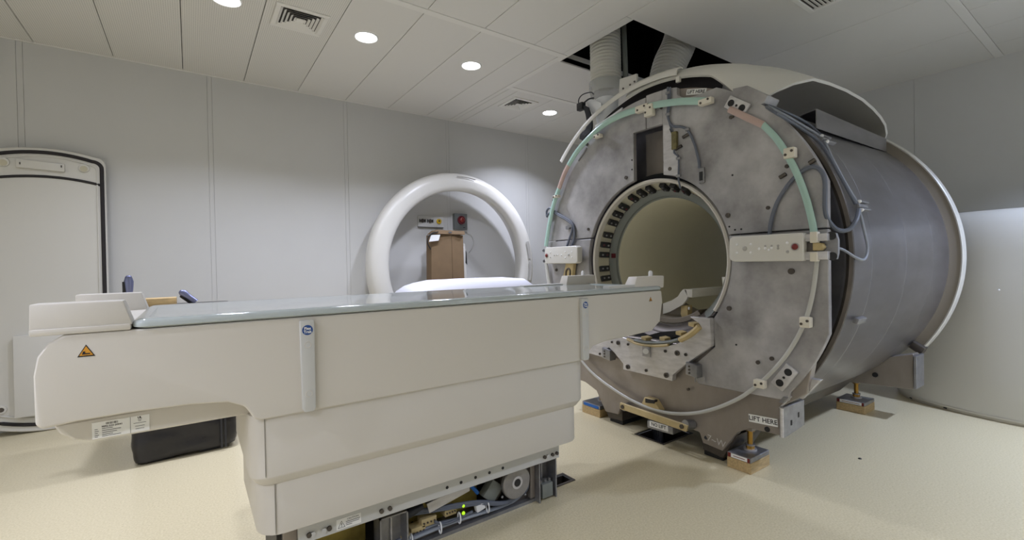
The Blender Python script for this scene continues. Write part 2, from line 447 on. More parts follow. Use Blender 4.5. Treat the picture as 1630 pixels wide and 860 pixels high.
grille(.455, .76, 3.03, 3.33, 'large square four-way air grille between two downlights above the leaning cover', 'four')
grille(2.555, 2.84, 3.53, 3.83, 'small square four-way air grille between a downlight and the duct opening', 'four')
grille(3.03, 3.31, 1.02, 1.31, 'slatted air grille in the ceiling above the bare steel cylinder', 'slats')

# =================================================================== MAGNET
XR = 2.374; XE = 4.05; RV = .992
mag = thing('mri_magnet', (3.2, YC, 0), 'large stripped-down scanner magnet, bare steel cylinder with round bore and exposed front plates', 'scanner')
def part(b, name, mt, **k): return b.build(name, mt, mag, **k)
part(MB().lathe([(XR+.03, .50), (XR+.03, .955), (XR, .962), (XR-.004, .99), (XR+.012, .999), (XR+.03, RV), (XE-.02, RV), (XE, RV-.02), (XE, .40)], n=144), 'vessel', 'vessel')
part(MB().lathe([(XR-.004, .972), (XR-.010, .985), (XR-.006, 1.0), (XR+.004, 1.002)], n=144), 'front_rim', 'dark_steel')
for xx in (2.62, 3.12, 3.62):
    part(MB().lathe([(xx-.003, RV), (xx-.001, RV+.0006), (xx+.001, RV+.0006), (xx+.003, RV)], n=120), 'weld_seam', 'vessel')
# rear cover flange, its inner-face shade put into the taupe colour
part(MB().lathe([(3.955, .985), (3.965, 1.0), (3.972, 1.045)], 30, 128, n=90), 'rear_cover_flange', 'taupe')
part(MB().lathe([(3.972, 1.045), (3.968, 1.052), (3.975, 1.058), (4.03, 1.060), (4.035, 1.05), (4.03, .995)], 30, 128, n=90), 'rear_cover_lip', 'cover_white')
# bore
part(MB().lathe([(2.425, .392), (2.46, .388), (XE, .388)], n=128), 'bore_liner', 'olive')
part(MB().lathe([(2.385, .442), (2.39, .44), (2.41, .415), (2.412, .402), (2.425, .399), (2.427, .390)], -140, 140, n=110), 'inner_band', 'grey_band')
part(MB().lathe([(2.385, .442), (2.39, .44), (2.41, .415), (2.412, .402), (2.425, .399), (2.427, .390)], 140, 220, n=36), 'shaded_lower_band', 'dark_steel')  # same band at the bottom, its shade put in as darker steel
part(MB().lathe([(2.30, .474), (2.325, .470), (2.385, .443)], -128, 128, n=120), 'connector_ring', 'cream')
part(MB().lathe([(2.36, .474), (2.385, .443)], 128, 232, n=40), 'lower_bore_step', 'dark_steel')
part(MB().lathe([(2.31, .496), (2.28, .493), (2.272, .484), (2.28, .474), (2.31, .470)], -124, 124, n=120), 'bore_trim_ring', 'white')
part(MB().lathe([(2.33, .53), (2.32, .498), (2.34, .47)], n=120), 'dark_gap_ring', 'void')
# connectors round the bore, one per terminal
conn_px = [(95, 505), (92, 455), (88, 385), (95, 335), (108, 285), (133, 222), (160, 182), (190, 143), (238, 100), (280, 72), (325, 55), (395, 45), (445, 50), (500, 68)]
for i, (a, c) in enumerate(conn_px):
    p = fx(930+a*.3256, 280+c*.3256, 2.345)
    ang = math.degrees(math.atan2(YC-p.y, p.z-ZC)); R = .457
    rad_d = (pol(0, 1, ang)-pol(0, 0, ang)).normalized(); tan_d = Vector((1, 0, 0)).cross(rad_d)
    sl = Vector((.06, 0, 0)) - rad_d*.027
    c0 = pol(2.347, R, ang)
    nrm = sl.cross(tan_d).normalized()
    if nrm.dot(rad_d) > 0: nrm = -nrm
    o = part(MB().obox(c0+nrm*.012, sl.normalized()*.034, tan_d*.019, nrm*.012), 'terminal_block', 'black', bevel=.003, seg=1)
    for k in (-1, 1):
        MB().cyl(c0+nrm*.022+sl.normalized()*.016*k, c0+nrm*.028+sl.normalized()*.016*k, .0065, n=8).build('terminal_screw', 'dark_red' if (i*2+k) % 5 == 0 else 'galv', o)
b = MB()
for i in range(0, 56):
    ang = -118+i*3.2
    if ang > 60: break
    b.dome(pol(2.387, .4405, ang), (-1, 0, 0), .0032, .002, n=6, m_=2)
part(b, 'band_rivets', 'dark_red', kind='stuff')
part(MB().obox(pol(2.405, .418, -84), (.012, 0, 0), (0, 0, .016), (0, .012, 0)), 'red_tab', 'dark_red', bevel=.003)

# --- front plates (front surface XP)
XP, XS = 2.258, 2.29
def pf(px, py, x=XP): return fx(px, py, x)
def arc(R, d0, d1, x, n=28): return [pol(x, R, d0+(d1-d0)*i/n) for i in range(n+1)]
def yz(x, pts): return [Vector((x, y, z)) for y, z in pts]
RI, RO = .512, 1.0
def ang_y(R, y): return math.degrees(math.asin(max(-1, min(1, (YC-y)/R))))
wl, wr = pf(1008, 230).y, pf(1055, 230).y
wtl, wtr = pf(1008, 210.6).z, pf(1055, 198).z
wt = (wtl+wtr)/2
ysm = pf(1027.5, 170).y             # vertical seam above the window
zs_r = pf(1200, 371).z; zs_l = pf(900, 382).z
yclip = .832; yclipL = 2*YC-yclip
zl_bot = .40
TH = (XS-XP)
def plate(poly, name, mt='alu', th=TH): return part(MB().prism(poly, (th, 0, 0)), name, mt, bevel=.003, seg=1)
# right upper plate
a_in0 = ang_y(RI, wr); a_in1 = math.degrees(math.acos((zs_r-ZC)/RI)); a_o1 = ang_y(RO, yclip)
poly = [Vector((XP, wr, ZC+RI*math.cos(math.radians(a_in0))))] + arc(RI, a_in0, a_in1, XP) + [Vector((XP, yclip, zs_r+.002))] \
     + arc(RO, a_o1, pf(1139, 141).y and math.degrees(math.atan2(YC-pf(1139, 141).y, pf(1139, 141).z-ZC)), XP) \
     + [pf(1113, 150), pf(1090.5, 157.5), pf(1077, 151), pf(1077, 139), pf(1060, 141)] + [Vector((XP, wr, pf(1055, 143).z))]
plate(poly[1:], 'front_plate')
# right lower plate
a_in0 = math.degrees(math.acos((zs_r-.006-ZC)/RI)); a_in1 = 128
poly = arc(RI, a_in0, a_in1, XP) + [Vector((XP, pf(1138, 560).y, pf(1138, 552).z)), pf(1095, 590), Vector((XP, pf(1112, 603).y, zl_bot)), Vector((XP, 1.0, zl_bot+.012))]
a0 = math.degrees(math.atan2(YC-.95, .42-ZC)); a1 = 180-ang_y(RO, yclip)
poly += arc(RO, a0, a1, XP, 10) + [Vector((XP, yclip, zs_r-.004))]
plate(poly, 'front_plate')
# left upper plate (window to the seam at the far side)
a_in0 = ang_y(RI, wl); a_in1 = -math.degrees(math.acos((zs_l-ZC)/RI))
a_o1 = -90+math.degrees(math.asin((zs_l-ZC)/1.0))
ROL = .985
poly = arc(RI, a_in0, a_in1, XP) + arc(ROL, -89.9+math.degrees(math.asin((zs_l-ZC)/ROL)), ang_y(ROL, ysm), XP, 40) + [Vector((XP, ysm, wt)), Vector((XP, wl, wt))]
plate(poly, 'front_plate')
# left lower plate
poly = arc(RI, a_in1-1, -128, XP) + [Vector((XP, 2.45, .42))] + arc(ROL, -137, -90+math.degrees(math.asin((zs_l-.006-ZC)/ROL)), XP)
plate(poly, 'front_plate')
# bridge above the window
poly = [Vector((XP, ysm-.004, wt)), Vector((XP, wr, wt))] + [Vector((XP, wr, pf(1055, 143).z)), pf(1040, 148), Vector((XP, ysm-.004, pf(1029, 152).z))]
plate(poly, 'bridge_plate')
# recess behind the window
b = MB().add([(XR+.02, wl+.01, ZC+.49), (XR+.02, wr-.01, ZC+.49), (XR+.02, wr-.01, wt+.01), (XR+.02, wl+.01, wt+.01)], [(0, 1, 2, 3)])
part(b, 'window_recess', 'steel', smooth=False)
# darker backing above (with lettering) and round the rim
zt = ZC+1.0
part(MB().prism([pol(XS, .93, d) for d in range(-6, 31, 3)] + [pol(XS, .995, d) for d in range(30, -7, -3)], (.03, 0, 0)), 'upper_backing_plate', 'steel')
# stainless lower sheet with feet
ym = lambda y: 2*YC-y
right = [(YC, .135), (1.47, .128), (1.45, .075), (1.335, .066), (1.255, .19), (1.19, .228), (1.04, .235), (1.04, .375), (.93, .46)]
FS = .045                           # the far foot stands a little nearer the axis
lower = [(y, z) for y, z in right] + [(.905, .60), (1.30, .60)] + [(ym(1.30), .60), (ym(.905), .60)] + [(ym(y)-(FS if z < .2 else 0), z) for y, z in right[::-1][:-1]]
XL = 2.275
sheet_plate = part(MB().prism(yz(XL, lower), (.05, 0, 0)), 'lower_sheet', 'steel', bevel=.003, seg=1)
for s_ in (1, -1):
    yy = (lambda y: y) if s_ == 1 else ym
    yy0 = yy
    yy = yy0 if s_ == 1 else (lambda y: ym(y)-FS)
    b = MB().prism([Vector((XL+.02, yy(1.465), .10)), Vector((XL+.02, yy(1.465), .03)), Vector((XL+.02, yy(1.345), .02)), Vector((XL+.02, yy(1.26), .17))], (.30, 0, 0))
    part(b, 'foot', 'dark_steel', bevel=.004, seg=1)
    part(MB().box(XL+.03, XL+.3, yy(1.46), yy(1.35), .002, .03), 'foot_pad', 'black')
    yy = yy0
    # lifting box side plate
    part(MB().prism([Vector((2.26, yy(1.042), .232)), Vector((2.47, yy(1.042), .25)), Vector((2.47, yy(1.042), .375)), Vector((2.26, yy(1.042), .378))], (0, -.022*s_, 0)), 'lift_bracket', 'galv', bevel=.002, seg=1)
    part(MB().tube([(2.262, yy(1.03), .235), (2.262, yy(1.03), .372)], .009, 8), 'weld_bead', 'alu_bright')
    for (x, z) in ((2.33, .292), (2.405, .315)): part(MB().box(x-.006, x+.006, yy(1.020)-.002, yy(1.020)+.002, z-.012, z+.012), 'slot', 'black', smooth=False)
    part(MB().prism([Vector((2.25, yy(1.02), .40)), Vector((2.45, yy(1.00), .40)), Vector((2.45, yy(.99), .43)), Vector((2.25, yy(1.0), .43))], (0, .02*s_, 0)), 'bracket_lip', 'galv')
    cb_ = [fx(1261, 629, 2.30), fx(1285, 602, 2.30), fx(1306, 606, 2.30), fx(1277, 636, 2.30)]
    part(MB().prism([Vector((v.x, yy(v.y), v.z)) for v in cb_], (.03, 0, 0)), 'corner_block', 'alu_bright', bevel=.002, seg=1)
    rb_ = [fx(1241, 650, 2.272), fx(1260, 631, 2.272)]
    part(MB().tube([Vector((v.x, yy(v.y), v.z)) for v in rb_], .004, 6), 'corner_rib', 'alu_bright')
    part(MB().cyl((XL+.03, yy(1.105), .248), (XL-.003, yy(1.105), .248), .013, n=16), 'lift_hole', 'black')
    part(MB().prism([Vector((2.45, yy(1.3), .15)), Vector((3.7, yy(1.3), .15)), Vector((3.7, yy(1.15), .32)), Vector((2.45, yy(1.15), .32))], (0, .25*s_, 0)), 'cradle_beam', 'dark_steel')
    part(MB().prism([Vector((3.78, yy(1.35), .20)), Vector((3.78, yy(.92), .22)), Vector((3.78, yy(.92), .45)), Vector((3.78, yy(1.35), .32))], (.10, 0, 0)), 'rear_foot_plate', 'steel', bevel=.003, seg=1)
    part(MB().box(3.76, 3.92, yy(.915), yy(.90), .23, .44), 'rear_lift_bracket', 'galv', bevel=.002, seg=1)
    part(MB().cyl((3.777, yy(1.12), .28), (3.770, yy(1.12), .28), .016, n=14), 'rear_lift_hole', 'black')
# lettering plates
def sign(px0, py0, px1, py1, x, text, h, name='sign'):
    a, c = fx(px0, py0, x), fx(px1, py1, x); d = (c-a); d.x = 0
    n = d.normalized(); upv = Vector((0, -n.z, n.y)); upv = upv if upv.z > 0 else -upv
    ce = (a+c)/2; hw = d.length/2
    o = part(MB().obox(ce, n*hw, upv*h/2, Vector((.0012, 0, 0))), name, 'label', smooth=False)
    lab(o, 'white plate lettered '+text)
    writing('lettering', text, h*.82, ce+Vector((-.0016, 0, 0)), n, upv, 'ink', o, bold=.0006)
    return o
sign(1192, 665, 1238, 674, XL-.0015, 'LIFT HERE', .038)
sign(1093, 147, 1124, 145, XS-.002, 'LIFT HERE', .030)
# bottom stainless chalk mark on the foot
writing('chalk_mark', '7~W', .05, fx(1140, 703, XL-.001), (0, -1, -.1), (0, -.1, 1), 'alu_bright', sheet_plate)
part(MB().cyl(fx(1124, 697, XL+.01), fx(1124, 697, XL-.002), .010, n=14), 'foot_hole', 'black')

# machined bracket at the bottom of the bore
z2 = lambda a, c, x=2.222: fx(930+a*.16284, 480+c*.16284, x)
poly = [(-60, 420), (-60, 500), (60, 512), (200, 552), (205, 470), (240, 450), (290, 500), (380, 610), (380, 665), (860, 780), (865, 720), (1010, 600), (1240, 440), (1226, 165), (1030, 150), (1120, 215), (1150, 262), (1100, 310), (1000, 370), (900, 415), (800, 440), (700, 447), (600, 440), (520, 415), (430, 372), (300, 320), (100, 300)]
part(MB().prism([z2(*p) for p in poly], (.036, 0, 0)), 'bore_bracket', 'alu_bright', bevel=.002, seg=1)
part(MB().prism([z2(a, c, 2.30) for a, c in [(1235, 440), (1285, 435), (1280, 140), (1240, 160)]], (-.06, 0, 0)), 'bracket_side', 'dark_steel')
part(MB().obox(z2(608, 490, 2.218), (0, .028, 0), (0, 0, .030), (.004, 0, 0)), 'adjuster_plate', 'alu', bevel=.001, seg=1)
o = part(MB().cyl(z2(600, 488, 2.217), z2(600, 488, 2.19), .017, n=20), 'adjuster_knob', 'btn')
MB().cyl(z2(594, 489, 2.191), z2(594, 489, 2.188), .006, n=10).build('hex_socket', 'black', o)
for (a, c, r) in [(333, 405, .014), (430, 420, .008), (795, 486, .009), (910, 505, .015), (995, 520, .009), (428, 640, .015), (607, 675, .009), (803, 722, .015), (272, 398, .007), (155, 512, .008)]:
    p = z2(a, c, 2.222); o = part(MB().cyl(p, p-Vector((.006, 0, 0)), r, n=16), 'bolt_head', 'dark_steel')
    MB().cyl(p-Vector((.004, 0, 0)), p-Vector((.0072, 0, 0)), r*.55, n=6).build('bolt_socket', 'black', o)
# beige arc rails and grey middle segment
def rail(pp, r, mt, name, x=2.225):
    part(MB().tube(crom([z2(a, c, x) for a, c in pp], 6), r, 8, flat=((1, 0, 0), 1.6)), name, mt)
rail([(425, 368), (520, 412), (640, 432), (740, 432), (825, 425)], .0085, 'tan', 'arc_rail')
rail([(500, 380), (600, 402), (720, 405), (830, 398), (930, 372)], .011, 'grey_band', 'arc_rail', 2.235)
rail([(945, 375), (1030, 330), (1090, 285), (1135, 240)], .017, 'tan', 'arc_rail')
for (a, c) in ((610, 360), (790, 365), (950, 310), (1075, 225)):
    part(MB().obox(z2(a, c, 2.27), (.03, 0, 0), (0, .018, .003), (0, 0, .010)), 'rail_clip', 'tan', bevel=.002, seg=1)
part(MB().prism([z2(a, c, 2.32) for a, c in [(560, 350), (740, 300), (900, 290), (960, 330), (820, 375), (640, 375)]], (.03, 0, 0)), 'lower_terminal_strip', 'black')
# white clamp blocks with screws
for (a, c) in ((240, 510), (1075, 665)):
    p = z2(a, c, 2.235); o = part(MB().obox(p, (.028, 0, 0), (0, .034, .006), (0, 0, .034)), 'clamp_block', 'galv', bevel=.004)
    for dz in (-.018, 0, .018):
        MB().cyl(p+Vector((-.028, .012, dz)), p+Vector((-.031, .012, dz)), .006, n=10).build('clamp_screw', 'dark_steel', o)
for (a, c) in ((1085, 770), (1178, 765)):
    part(MB().cyl(z2(a, c+20, 2.25), z2(a, c-30, 2.25), .003, n=8), 'stud', 'galv')

# lower bar, rubber bumper and NO LIFT block
zb = lambda a, c, x=2.205: fx(900+a*.2326, 560+c*.2326, x)
part(MB().prism([zb(372, 348), (zb(372, 392)), zb(825, 550), zb(838, 508)], (.014, 0, 0)), 'drag_bar', 'tan', bevel=.002, seg=1)
for (a, c) in ((392, 378), (798, 512)):
    p = zb(a, c); part(MB().cyl(p, p-Vector((.008, 0, 0)), .013, n=6), 'bar_bolt', 'dark_steel')
part(MB().cyl(zb(820, 500, 2.215), zb(870, 498, 2.27), .026, n=16), 'standoff', 'galv')
part(MB().cyl(zb(400, 385, 2.215), zb(430, 370, 2.27), .020, n=16), 'standoff', 'galv')
part(MB().prism([zb(540, 312, 2.23), zb(605, 332, 2.23), zb(650, 410, 2.23), zb(515, 375, 2.23)], (.05, 0, 0)), 'bumper_bracket', 'tan', bevel=.002, seg=1)
part(MB().prism([zb(545, 322, 2.225), zb(612, 335, 2.225), zb(608, 358, 2.225), zb(545, 350, 2.225)], (.03, 0, 0)), 'rubber_bumper', 'black', bevel=.004)
part(MB().prism([zb(560, 470, 2.232), zb(735, 520, 2.232), zb(735, 570, 2.232), (zb(560, 520, 2.232))], (.12, 0, 0)), 'no_lift_block', 'galv', bevel=.003)
sign(1034, 674, 1063.5, 683, 2.2295, 'NO LIFT', .034)
cp = [crom([(2.33, 1.80+.02*i, .12), (2.34+.01*i, 1.80+.022*i, .03), (2.36+.01*i, 1.79+.02*i, -.12), (2.40, 1.78+.02*i, -.30)], 5) for i in range(-2, 3)]
for c_ in cp: part(MB().tube(c_, .011, 8), 'pit_cable', 'cable_dark')

# bolts and holes on the plates
def bolt(px, py, r=.011, mt='dark_steel', x=XP):
    p = fx(px, py, x); o = part(MB().cyl(p+Vector((.002, 0, 0)), p-Vector((.007, 0, 0)), r, n=12), 'plate_bolt', mt); return o
for q in [(935, 230, .011), (997, 283, .011), (931, 225, .008), (1043, 172, .010), (1053, 172, .008), (1067, 269, .011), (1159, 343, .012), (1161, 491, .012), (1260, 432, .014), (890, 341, .010), (886, 430, .011), (937, 365, .010), (1223, 331, .009), (1164, 187, .009), (1167, 186, .006), (1253, 265, .009), (1229, 571, .010), (1207, 577, .010), (1096, 620, .008)]:
    bolt(*q)
for q in [(1166, 279), (880, 319), (1172, 549), (1006, 255), (1006, 270), (1057, 258), (1161, 361), (1240, 578), (1170, 366), (1180, 365)]:
    p = fx(q[0], q[1], XP); part(MB().cyl(p+Vector((.001, 0, 0)), p-Vector((.0015, 0, 0)), .005, n=10), 'tapped_hole', 'black')
# double-hole brackets
for (c, d) in (((1173.5, 168.5), (1.0, .45)), ((1249, 601), (.62, -.78))):
    p = fx(*c, XP-.008); n = (fx(c[0]+d[0]*20, c[1]+d[1]*20, XP-.008)-p).normalized(); w = Vector((1, 0, 0)).cross(n)
    o = part(MB().obox(p, n*.062, w*.032, (.008, 0, 0)), 'hole_bracket', 'alu_bright', bevel=.006, seg=2)
    for k, r in ((-1, .017), (1, .017), (0, .006)):
        MB().cyl(p+n*.034*k-Vector((.007, 0, 0)), p+n*.034*k-Vector((.0095, 0, 0)), r, n=18).build('bracket_hole', 'black', o)
# top right angled corner block over the rim
part(MB().prism([pf(1166, 141), pf(1189, 136), pf(1222, 152), pf(1216, 164), pf(1190, 176), pf(1168, 160)], (.12, 0, 0)), 'corner_plate', 'alu', bevel=.004)

# light-guide tubes
XT = 2.232
def guide(pp, mt, name='light_guide', r=.014, x=XT): return part(MB().tube(crom([fx(a, c, x) for a, c in pp], 6), r, 10, flat=((1, 0, 0), .6)), name, mt)
guide([(869, 392), (874, 360), (881, 327), (890, 300)], 'green_tube', r=.020)
guide([(890, 300), (897, 280), (905, 263)], 'pink_tube', r=.020)
guide([(905, 263), (918, 242), (935, 222), (955, 203), (975, 190), (1000, 179), (1040, 168), (1080, 162), (1112, 161), (1122, 161)], 'green_tube', r=.020)
guide([(1161, 174), (1176, 181), (1195, 190), (1215, 199)], 'pink_tube', r=.017)
guide([(1213, 197), (1236, 221), (1256, 252), (1270, 280), (1283, 315), (1292, 350), (1297, 378)], 'green_tube', r=.015)
guide([(1301, 408), (1297, 445), (1291, 480), (1281, 513), (1262, 550), (1240, 580), (1210, 610), (1175, 635), (1130, 653), (1090, 659), (1050, 655), (1010, 640), (975, 619), (945, 596), (925, 573), (905, 540)], 'clear_tube', r=.0095)
guide([(869, 418), (873, 445), (879, 472), (890, 505), (905, 540)], 'clear_tube', r=.017)
# clips holding the guide
for (a, c, w, h) in [(1023, 173, .045, .02), (1034, 176, .03, .035), (1124, 162, .038, .016), (952, 217, .03, .012), (1258, 244, .024, .024), (1283, 513, .022, .024), (1210, 611, .026, .02), (886, 313, .028, .01)]:
    p = fx(a, c, XT-.004); o = part(MB().obox(p, (.018, 0, 0), (0, w, 0), (0, 0, h)), 'guide_clip', 'clip', bevel=.007, seg=2)
    for k in (-1, 1): MB().cyl(p+Vector((-.017, k*w*.55, -k*h*.3)), p+Vector((-.021, k*w*.55, -k*h*.3)), .006, n=10).build('clip_screw', 'dark_steel', o)
# small angled brackets left edge
part(MB().tube([fx(921, 256, XP-.004), fx(934, 236, XP-.004)], .006, 6), 'edge_pin', 'galv')

# control panels
def control_panel(poly, x, th, dots, stop, label):
    P = [fx(a, c, x) for a, c in poly]
    o = part(MB().prism(P, (th, 0, 0)), 'control_panel', 'cover_white', bevel=.008, seg=3)
    lab(o, label)
    for (a, c, r, mt) in dots:
        p = fx(a, c, x); MB().dome(p, (-1, 0, 0), r, .004, n=12, m_=3).build('button', mt, o)
    p = fx(*stop, x)
    MB().cyl(p+Vector((.001, 0, 0)), p-Vector((.003, 0, 0)), .018, n=20).build('stop_collar', 'btn_grey', o)
    s_ = MB().dome(p-Vector((.002, 0, 0)), (-1, 0, 0), .014, .010, n=18).build('stop_button', 'red', o)
    return o
g = lambda a, c: (1140+a*.1595, 350+c*.1595)
dots = [(*g(208, 250), .006, 'btn'), (*g(345, 246), .006, 'btn'), (*g(210, 332), .006, 'btn'), (*g(345, 328), .006, 'btn'), (*g(285, 288), .012, 'btn_grey'), (*g(430, 290), .007, 'btn'), (*g(490, 285), .007, 'btn'), (*g(553, 280), .006, 'btn'), (*g(490, 262), .005, 'btn_grey'), (*g(553, 260), .005, 'btn_grey'), (*g(527, 300), .006, 'btn'), (*g(617, 260), .006, 'btn_grey'), (*g(617, 285), .006, 'btn_grey'), (*g(710, 232), .007, 'btn'), (*g(712, 320), .007, 'btn_grey')]
control_panel([g(127, 215), g(133, 188), g(160, 168), g(863, 127), g(870, 260), g(865, 412), g(175, 420), g(140, 405), g(127, 375)], 2.19, .045, dots, g(788, 270), 'white control panel with red stop button on the right of the bore')
k_ = lambda a, c: (850+a*.1627, 330+c*.1627)
dots = [(*k_(160, 445), .006, 'btn'), (*k_(160, 490), .006, 'btn_grey'), (*k_(200, 470), .006, 'btn_grey'), (*k_(222, 470), .005, 'btn_grey'), (*k_(235, 468), .006, 'btn'), (*k_(268, 468), .006, 'btn'), (*k_(305, 438), .006, 'btn'), (*k_(305, 495), .006, 'btn'), (*k_(370, 438), .006, 'btn'), (*k_(370, 490), .006, 'btn'), (*k_(340, 465), .010, 'btn_grey')]
control_panel([k_(108, 395), k_(400, 377), k_(425, 390), k_(425, 535), k_(405, 552), k_(108, 552), k_(102, 470)], 2.19, .05, dots, k_(126, 473), 'white control panel with red stop button on the left of the bore')
# yellow holder below the left panel
P = [k_(310, 550), k_(385, 550), k_(372, 680), k_(282, 680)]
part(MB().prism([fx(a, c, 2.215) for a, c in P], (.03, 0, 0)), 'panel_holder', 'tan', bevel=.002, seg=1)
part(MB().tube(crom([fx(*k_(a, c), 2.212) for a, c in [(312, 670), (315, 625), (335, 600), (352, 620), (352, 668)]], 5), .006, 8), 'holder_hook', 'dark_steel')
for (a, c) in ((96, 425), (100, 528)): part(MB().dome(fx(*k_(a, c), 2.2), (-.3, .9, 0), .012, .01), 'panel_knob', 'galv')
# bracket at the right panel's end
g2 = lambda a, c, x: fx(1140+a*.1595, 350+c*.1595, x)
part(MB().prism([g2(880, 180, 2.245), g2(1195, 130, 2.245), g2(1215, 200, 2.245), g2(1215, 330, 2.245), g2(1200, 395, 2.245), g2(880, 380, 2.245)], (.02, 0, 0)), 'panel_bracket', 'galv', bevel=.002, seg=1)
part(MB().obox(g2(1010, 178, 2.23), (.02, 0, 0), (0, .045, 0), (0, 0, .016)), 'tube_socket', 'alu_bright', bevel=.003)
part(MB().obox(g2(1015, 358, 2.23), (.02, 0, 0), (0, .045, 0), (0, 0, .018)), 'tube_socket', 'alu_bright', bevel=.003)
part(MB().obox(g2(985, 175, 2.215), (.016, 0, 0), (0, .014, 0), (0, 0, .024)), 'tube_end', 'clip', bevel=.003)
part(MB().obox(g2(985, 370, 2.215), (.016, 0, 0), (0, .014, 0), (0, 0, .020)), 'tube_end', 'clip', bevel=.003)
part(MB().prism([g2(960, 230, 2.215), g2(1050, 230, 2.215), g2(1078, 270, 2.215), g2(1050, 308, 2.215), g2(960, 308, 2.215)], (.03, 0, 0)), 'lamp_housing', 'tan', bevel=.003, seg=1)
part(MB().obox(g2(920, 275, 2.235), (.01, 0, 0), (0, .03, 0), (0, 0, .02)), 'dark_coupler', 'dark_steel', bevel=.003)
for (a, c) in ((1148, 160), (1158, 365)):
    part(MB().cyl(g2(a, c, 2.245), g2(a, c, 2.235), .018, n=18), 'bracket_screw', 'black')
# cables on the face
def cable(pts, r=.007, mt='cable', name='cable', k=6): return part(MB().tube(crom(pts, k), r, 8), name, mt)
XC = 2.246
cable([fx(a, c, XC) for a, c in [(1225, 378), (1227, 355), (1236, 325), (1252, 298), (1270, 278), (1290, 266), (1305, 270), (1313, 288), (1313, 330)]] +
      [fx(1318, 350, 2.27), fx(1333, 366, 2.31), fx(1350, 366, 2.35)] + [cyl_pt(1362, 352, 1.015), cyl_pt(1367, 334, 1.012)], .0095, 'cable')
cable([fx(a, c, XC) for a, c in [(1063, 139), (1064, 165), (1063, 185), (1070, 200), (1085, 202), (1095, 208), (1105, 228), (1112, 255), (1113, 268)]], .007)
cable([fx(a, c, XC) for a, c in [(1067, 139), (1066, 170), (1064, 188), (1070, 212), (1074, 232), (1073, 243), (1080, 252), (1080, 283), (1083, 300)]], .005)
cable([fx(a, c, XC) for a, c in [(1067, 205), (1074, 222)]], .006, 'cable_dark')
for (a, c) in ((1063, 148), (1063, 182), (1094, 206), (1080, 252), (1080, 280)):
    part(MB().obox(fx(a, c, XC-.004), (.006, 0, 0), (0, .014, 0), (0, 0, .007)), 'cable_clip', 'galv', bevel=.002, seg=1)
p = fx(1074, 224, XC); part(MB().obox(p, (.01, 0, 0), (0, .016, 0), (0, 0, .05)), 'relay_board', 'board', bevel=.003)
part(MB().prism([fx(a, c, XP-.004) for a, c in [(1056, 199), (1072, 199), (1072, 232), (1080, 250), (1080, 280), (1056, 278)]], (.006, 0, 0)), 'cover_strip', 'alu_bright', bevel=.001, seg=1)
o = part(MB().prism([fx(a, c, XC) for a, c in [(1111, 268), (1120, 266), (1121, 290), (1112, 293)]], (.03, 0, 0)), 'sensor_box', 'galv', bevel=.002, seg=1)
MB().prism([fx(a, c, XC-.002) for a, c in [(1113, 274), (1118, 273), (1118, 287), (1113, 288)]], (.01, 0, 0)).build('sensor_slot', 'black', o)
for (a, c) in ((1092, 216), (1246, 280), (1293, 257), (1080, 235)):
    part(MB().tube([fx(a-5, c+3, XP-.008), fx(a+5, c-3, XP-.008)], .009, 6), 'cable_saddle', 'dark_steel')
# left side cables
cable([fx(*k_(a, c), XC) for a, c in [(320, 385), (350, 300), (375, 220), (365, 165), (310, 120), (240, 80), (200, 55), (150, 60), (125, 95)]], .008)
cable([fx(*k_(a, c), XC) for a, c in [(365, 385), (392, 310), (395, 220), (370, 150), (300, 100), (230, 60), (190, 30), (150, 10), (125, 40), (125, 90)]], .008)
for (a, c) in ((355, 185), (335, 200)): part(MB().obox(fx(*k_(a, c), XC), (.008, 0, 0), (0, .02, 0), (0, 0, .012)), 'cable_saddle', 'galv', bevel=.002)
# cables on the vessel
cable([fx(1216, 166, 2.33), cyl_pt(1240, 178, 1.012), cyl_pt(1275, 198, 1.008), cyl_pt(1308, 220, 1.008), cyl_pt(1325, 252, 1.006), cyl_pt(1345, 290, 1.006), cyl_pt(1364, 322, 1.006), cyl_pt(1368, 335, 1.006), cyl_pt(1375, 365, 1.004), cyl_pt(1381, 395, 1.004), cyl_pt(1376, 413, 1.004), cyl_pt(1362, 410, 1.008), fx(1340, 397, 2.33), fx(1313, 392, 2.24)], .006, 'cable_light')
cable([fx(1216, 168, 2.32), cyl_pt(1232, 178, 1.016), cyl_pt(1260, 195, 1.01), cyl_pt(1300, 222, 1.008), cyl_pt(1318, 246, 1.008), cyl_pt(1340, 285, 1.006), cyl_pt(1362, 325, 1.006)], .007, 'cable')
cable([fx(1214, 165, 2.33), cyl_pt(1245, 176, 1.02), cyl_pt(1285, 196, 1.012), cyl_pt(1310, 218, 1.01)], .006, 'cable')
for (a, c) in ((1312, 226), (1368, 330)):
    p = cyl_pt(a, c, 1.0); an = math.degrees(math.atan2(YC-p.y, p.z-ZC)); n = (pol(0, 1, an)-pol(0, 0, an)).normalized(); tg = Vector((1, 0, 0)).cross(n)
    part(MB().obox(p+n*.012, (.055, 0, 0), tg*.008, n*.006), 'cable_clamp', 'galv', bevel=.002)
    for k in (-1, 1):
        part(MB().obox(p+n*.014+tg*.018*k+Vector((.02, 0, 0)), (.04, 0, 0), tg*.004, n*.010), 'clamp_finger', 'galv', bevel=.002)
        part(MB().dome(p+n*.012+Vector((-.03, 0, 0))+tg*.02*k, n, .009, .012), 'clamp_screw', 'btn')
p = cyl_pt(1362, 510, 1.0); part(MB().obox(p+Vector((.02, -.01, 0)), (.05, 0, 0), (0, .010, .004), (0, -.004, .012)), 'weld_tab', 'galv', bevel=.003)
p = cyl_pt(1448, 552, 1.02) if False else fx(1462, 553, 3.95); part(MB().obox(p, (.04, 0, 0), (0, .03, .02), (0, -.01, .02)), 'flange_latch', 'dark_steel', bevel=.003)
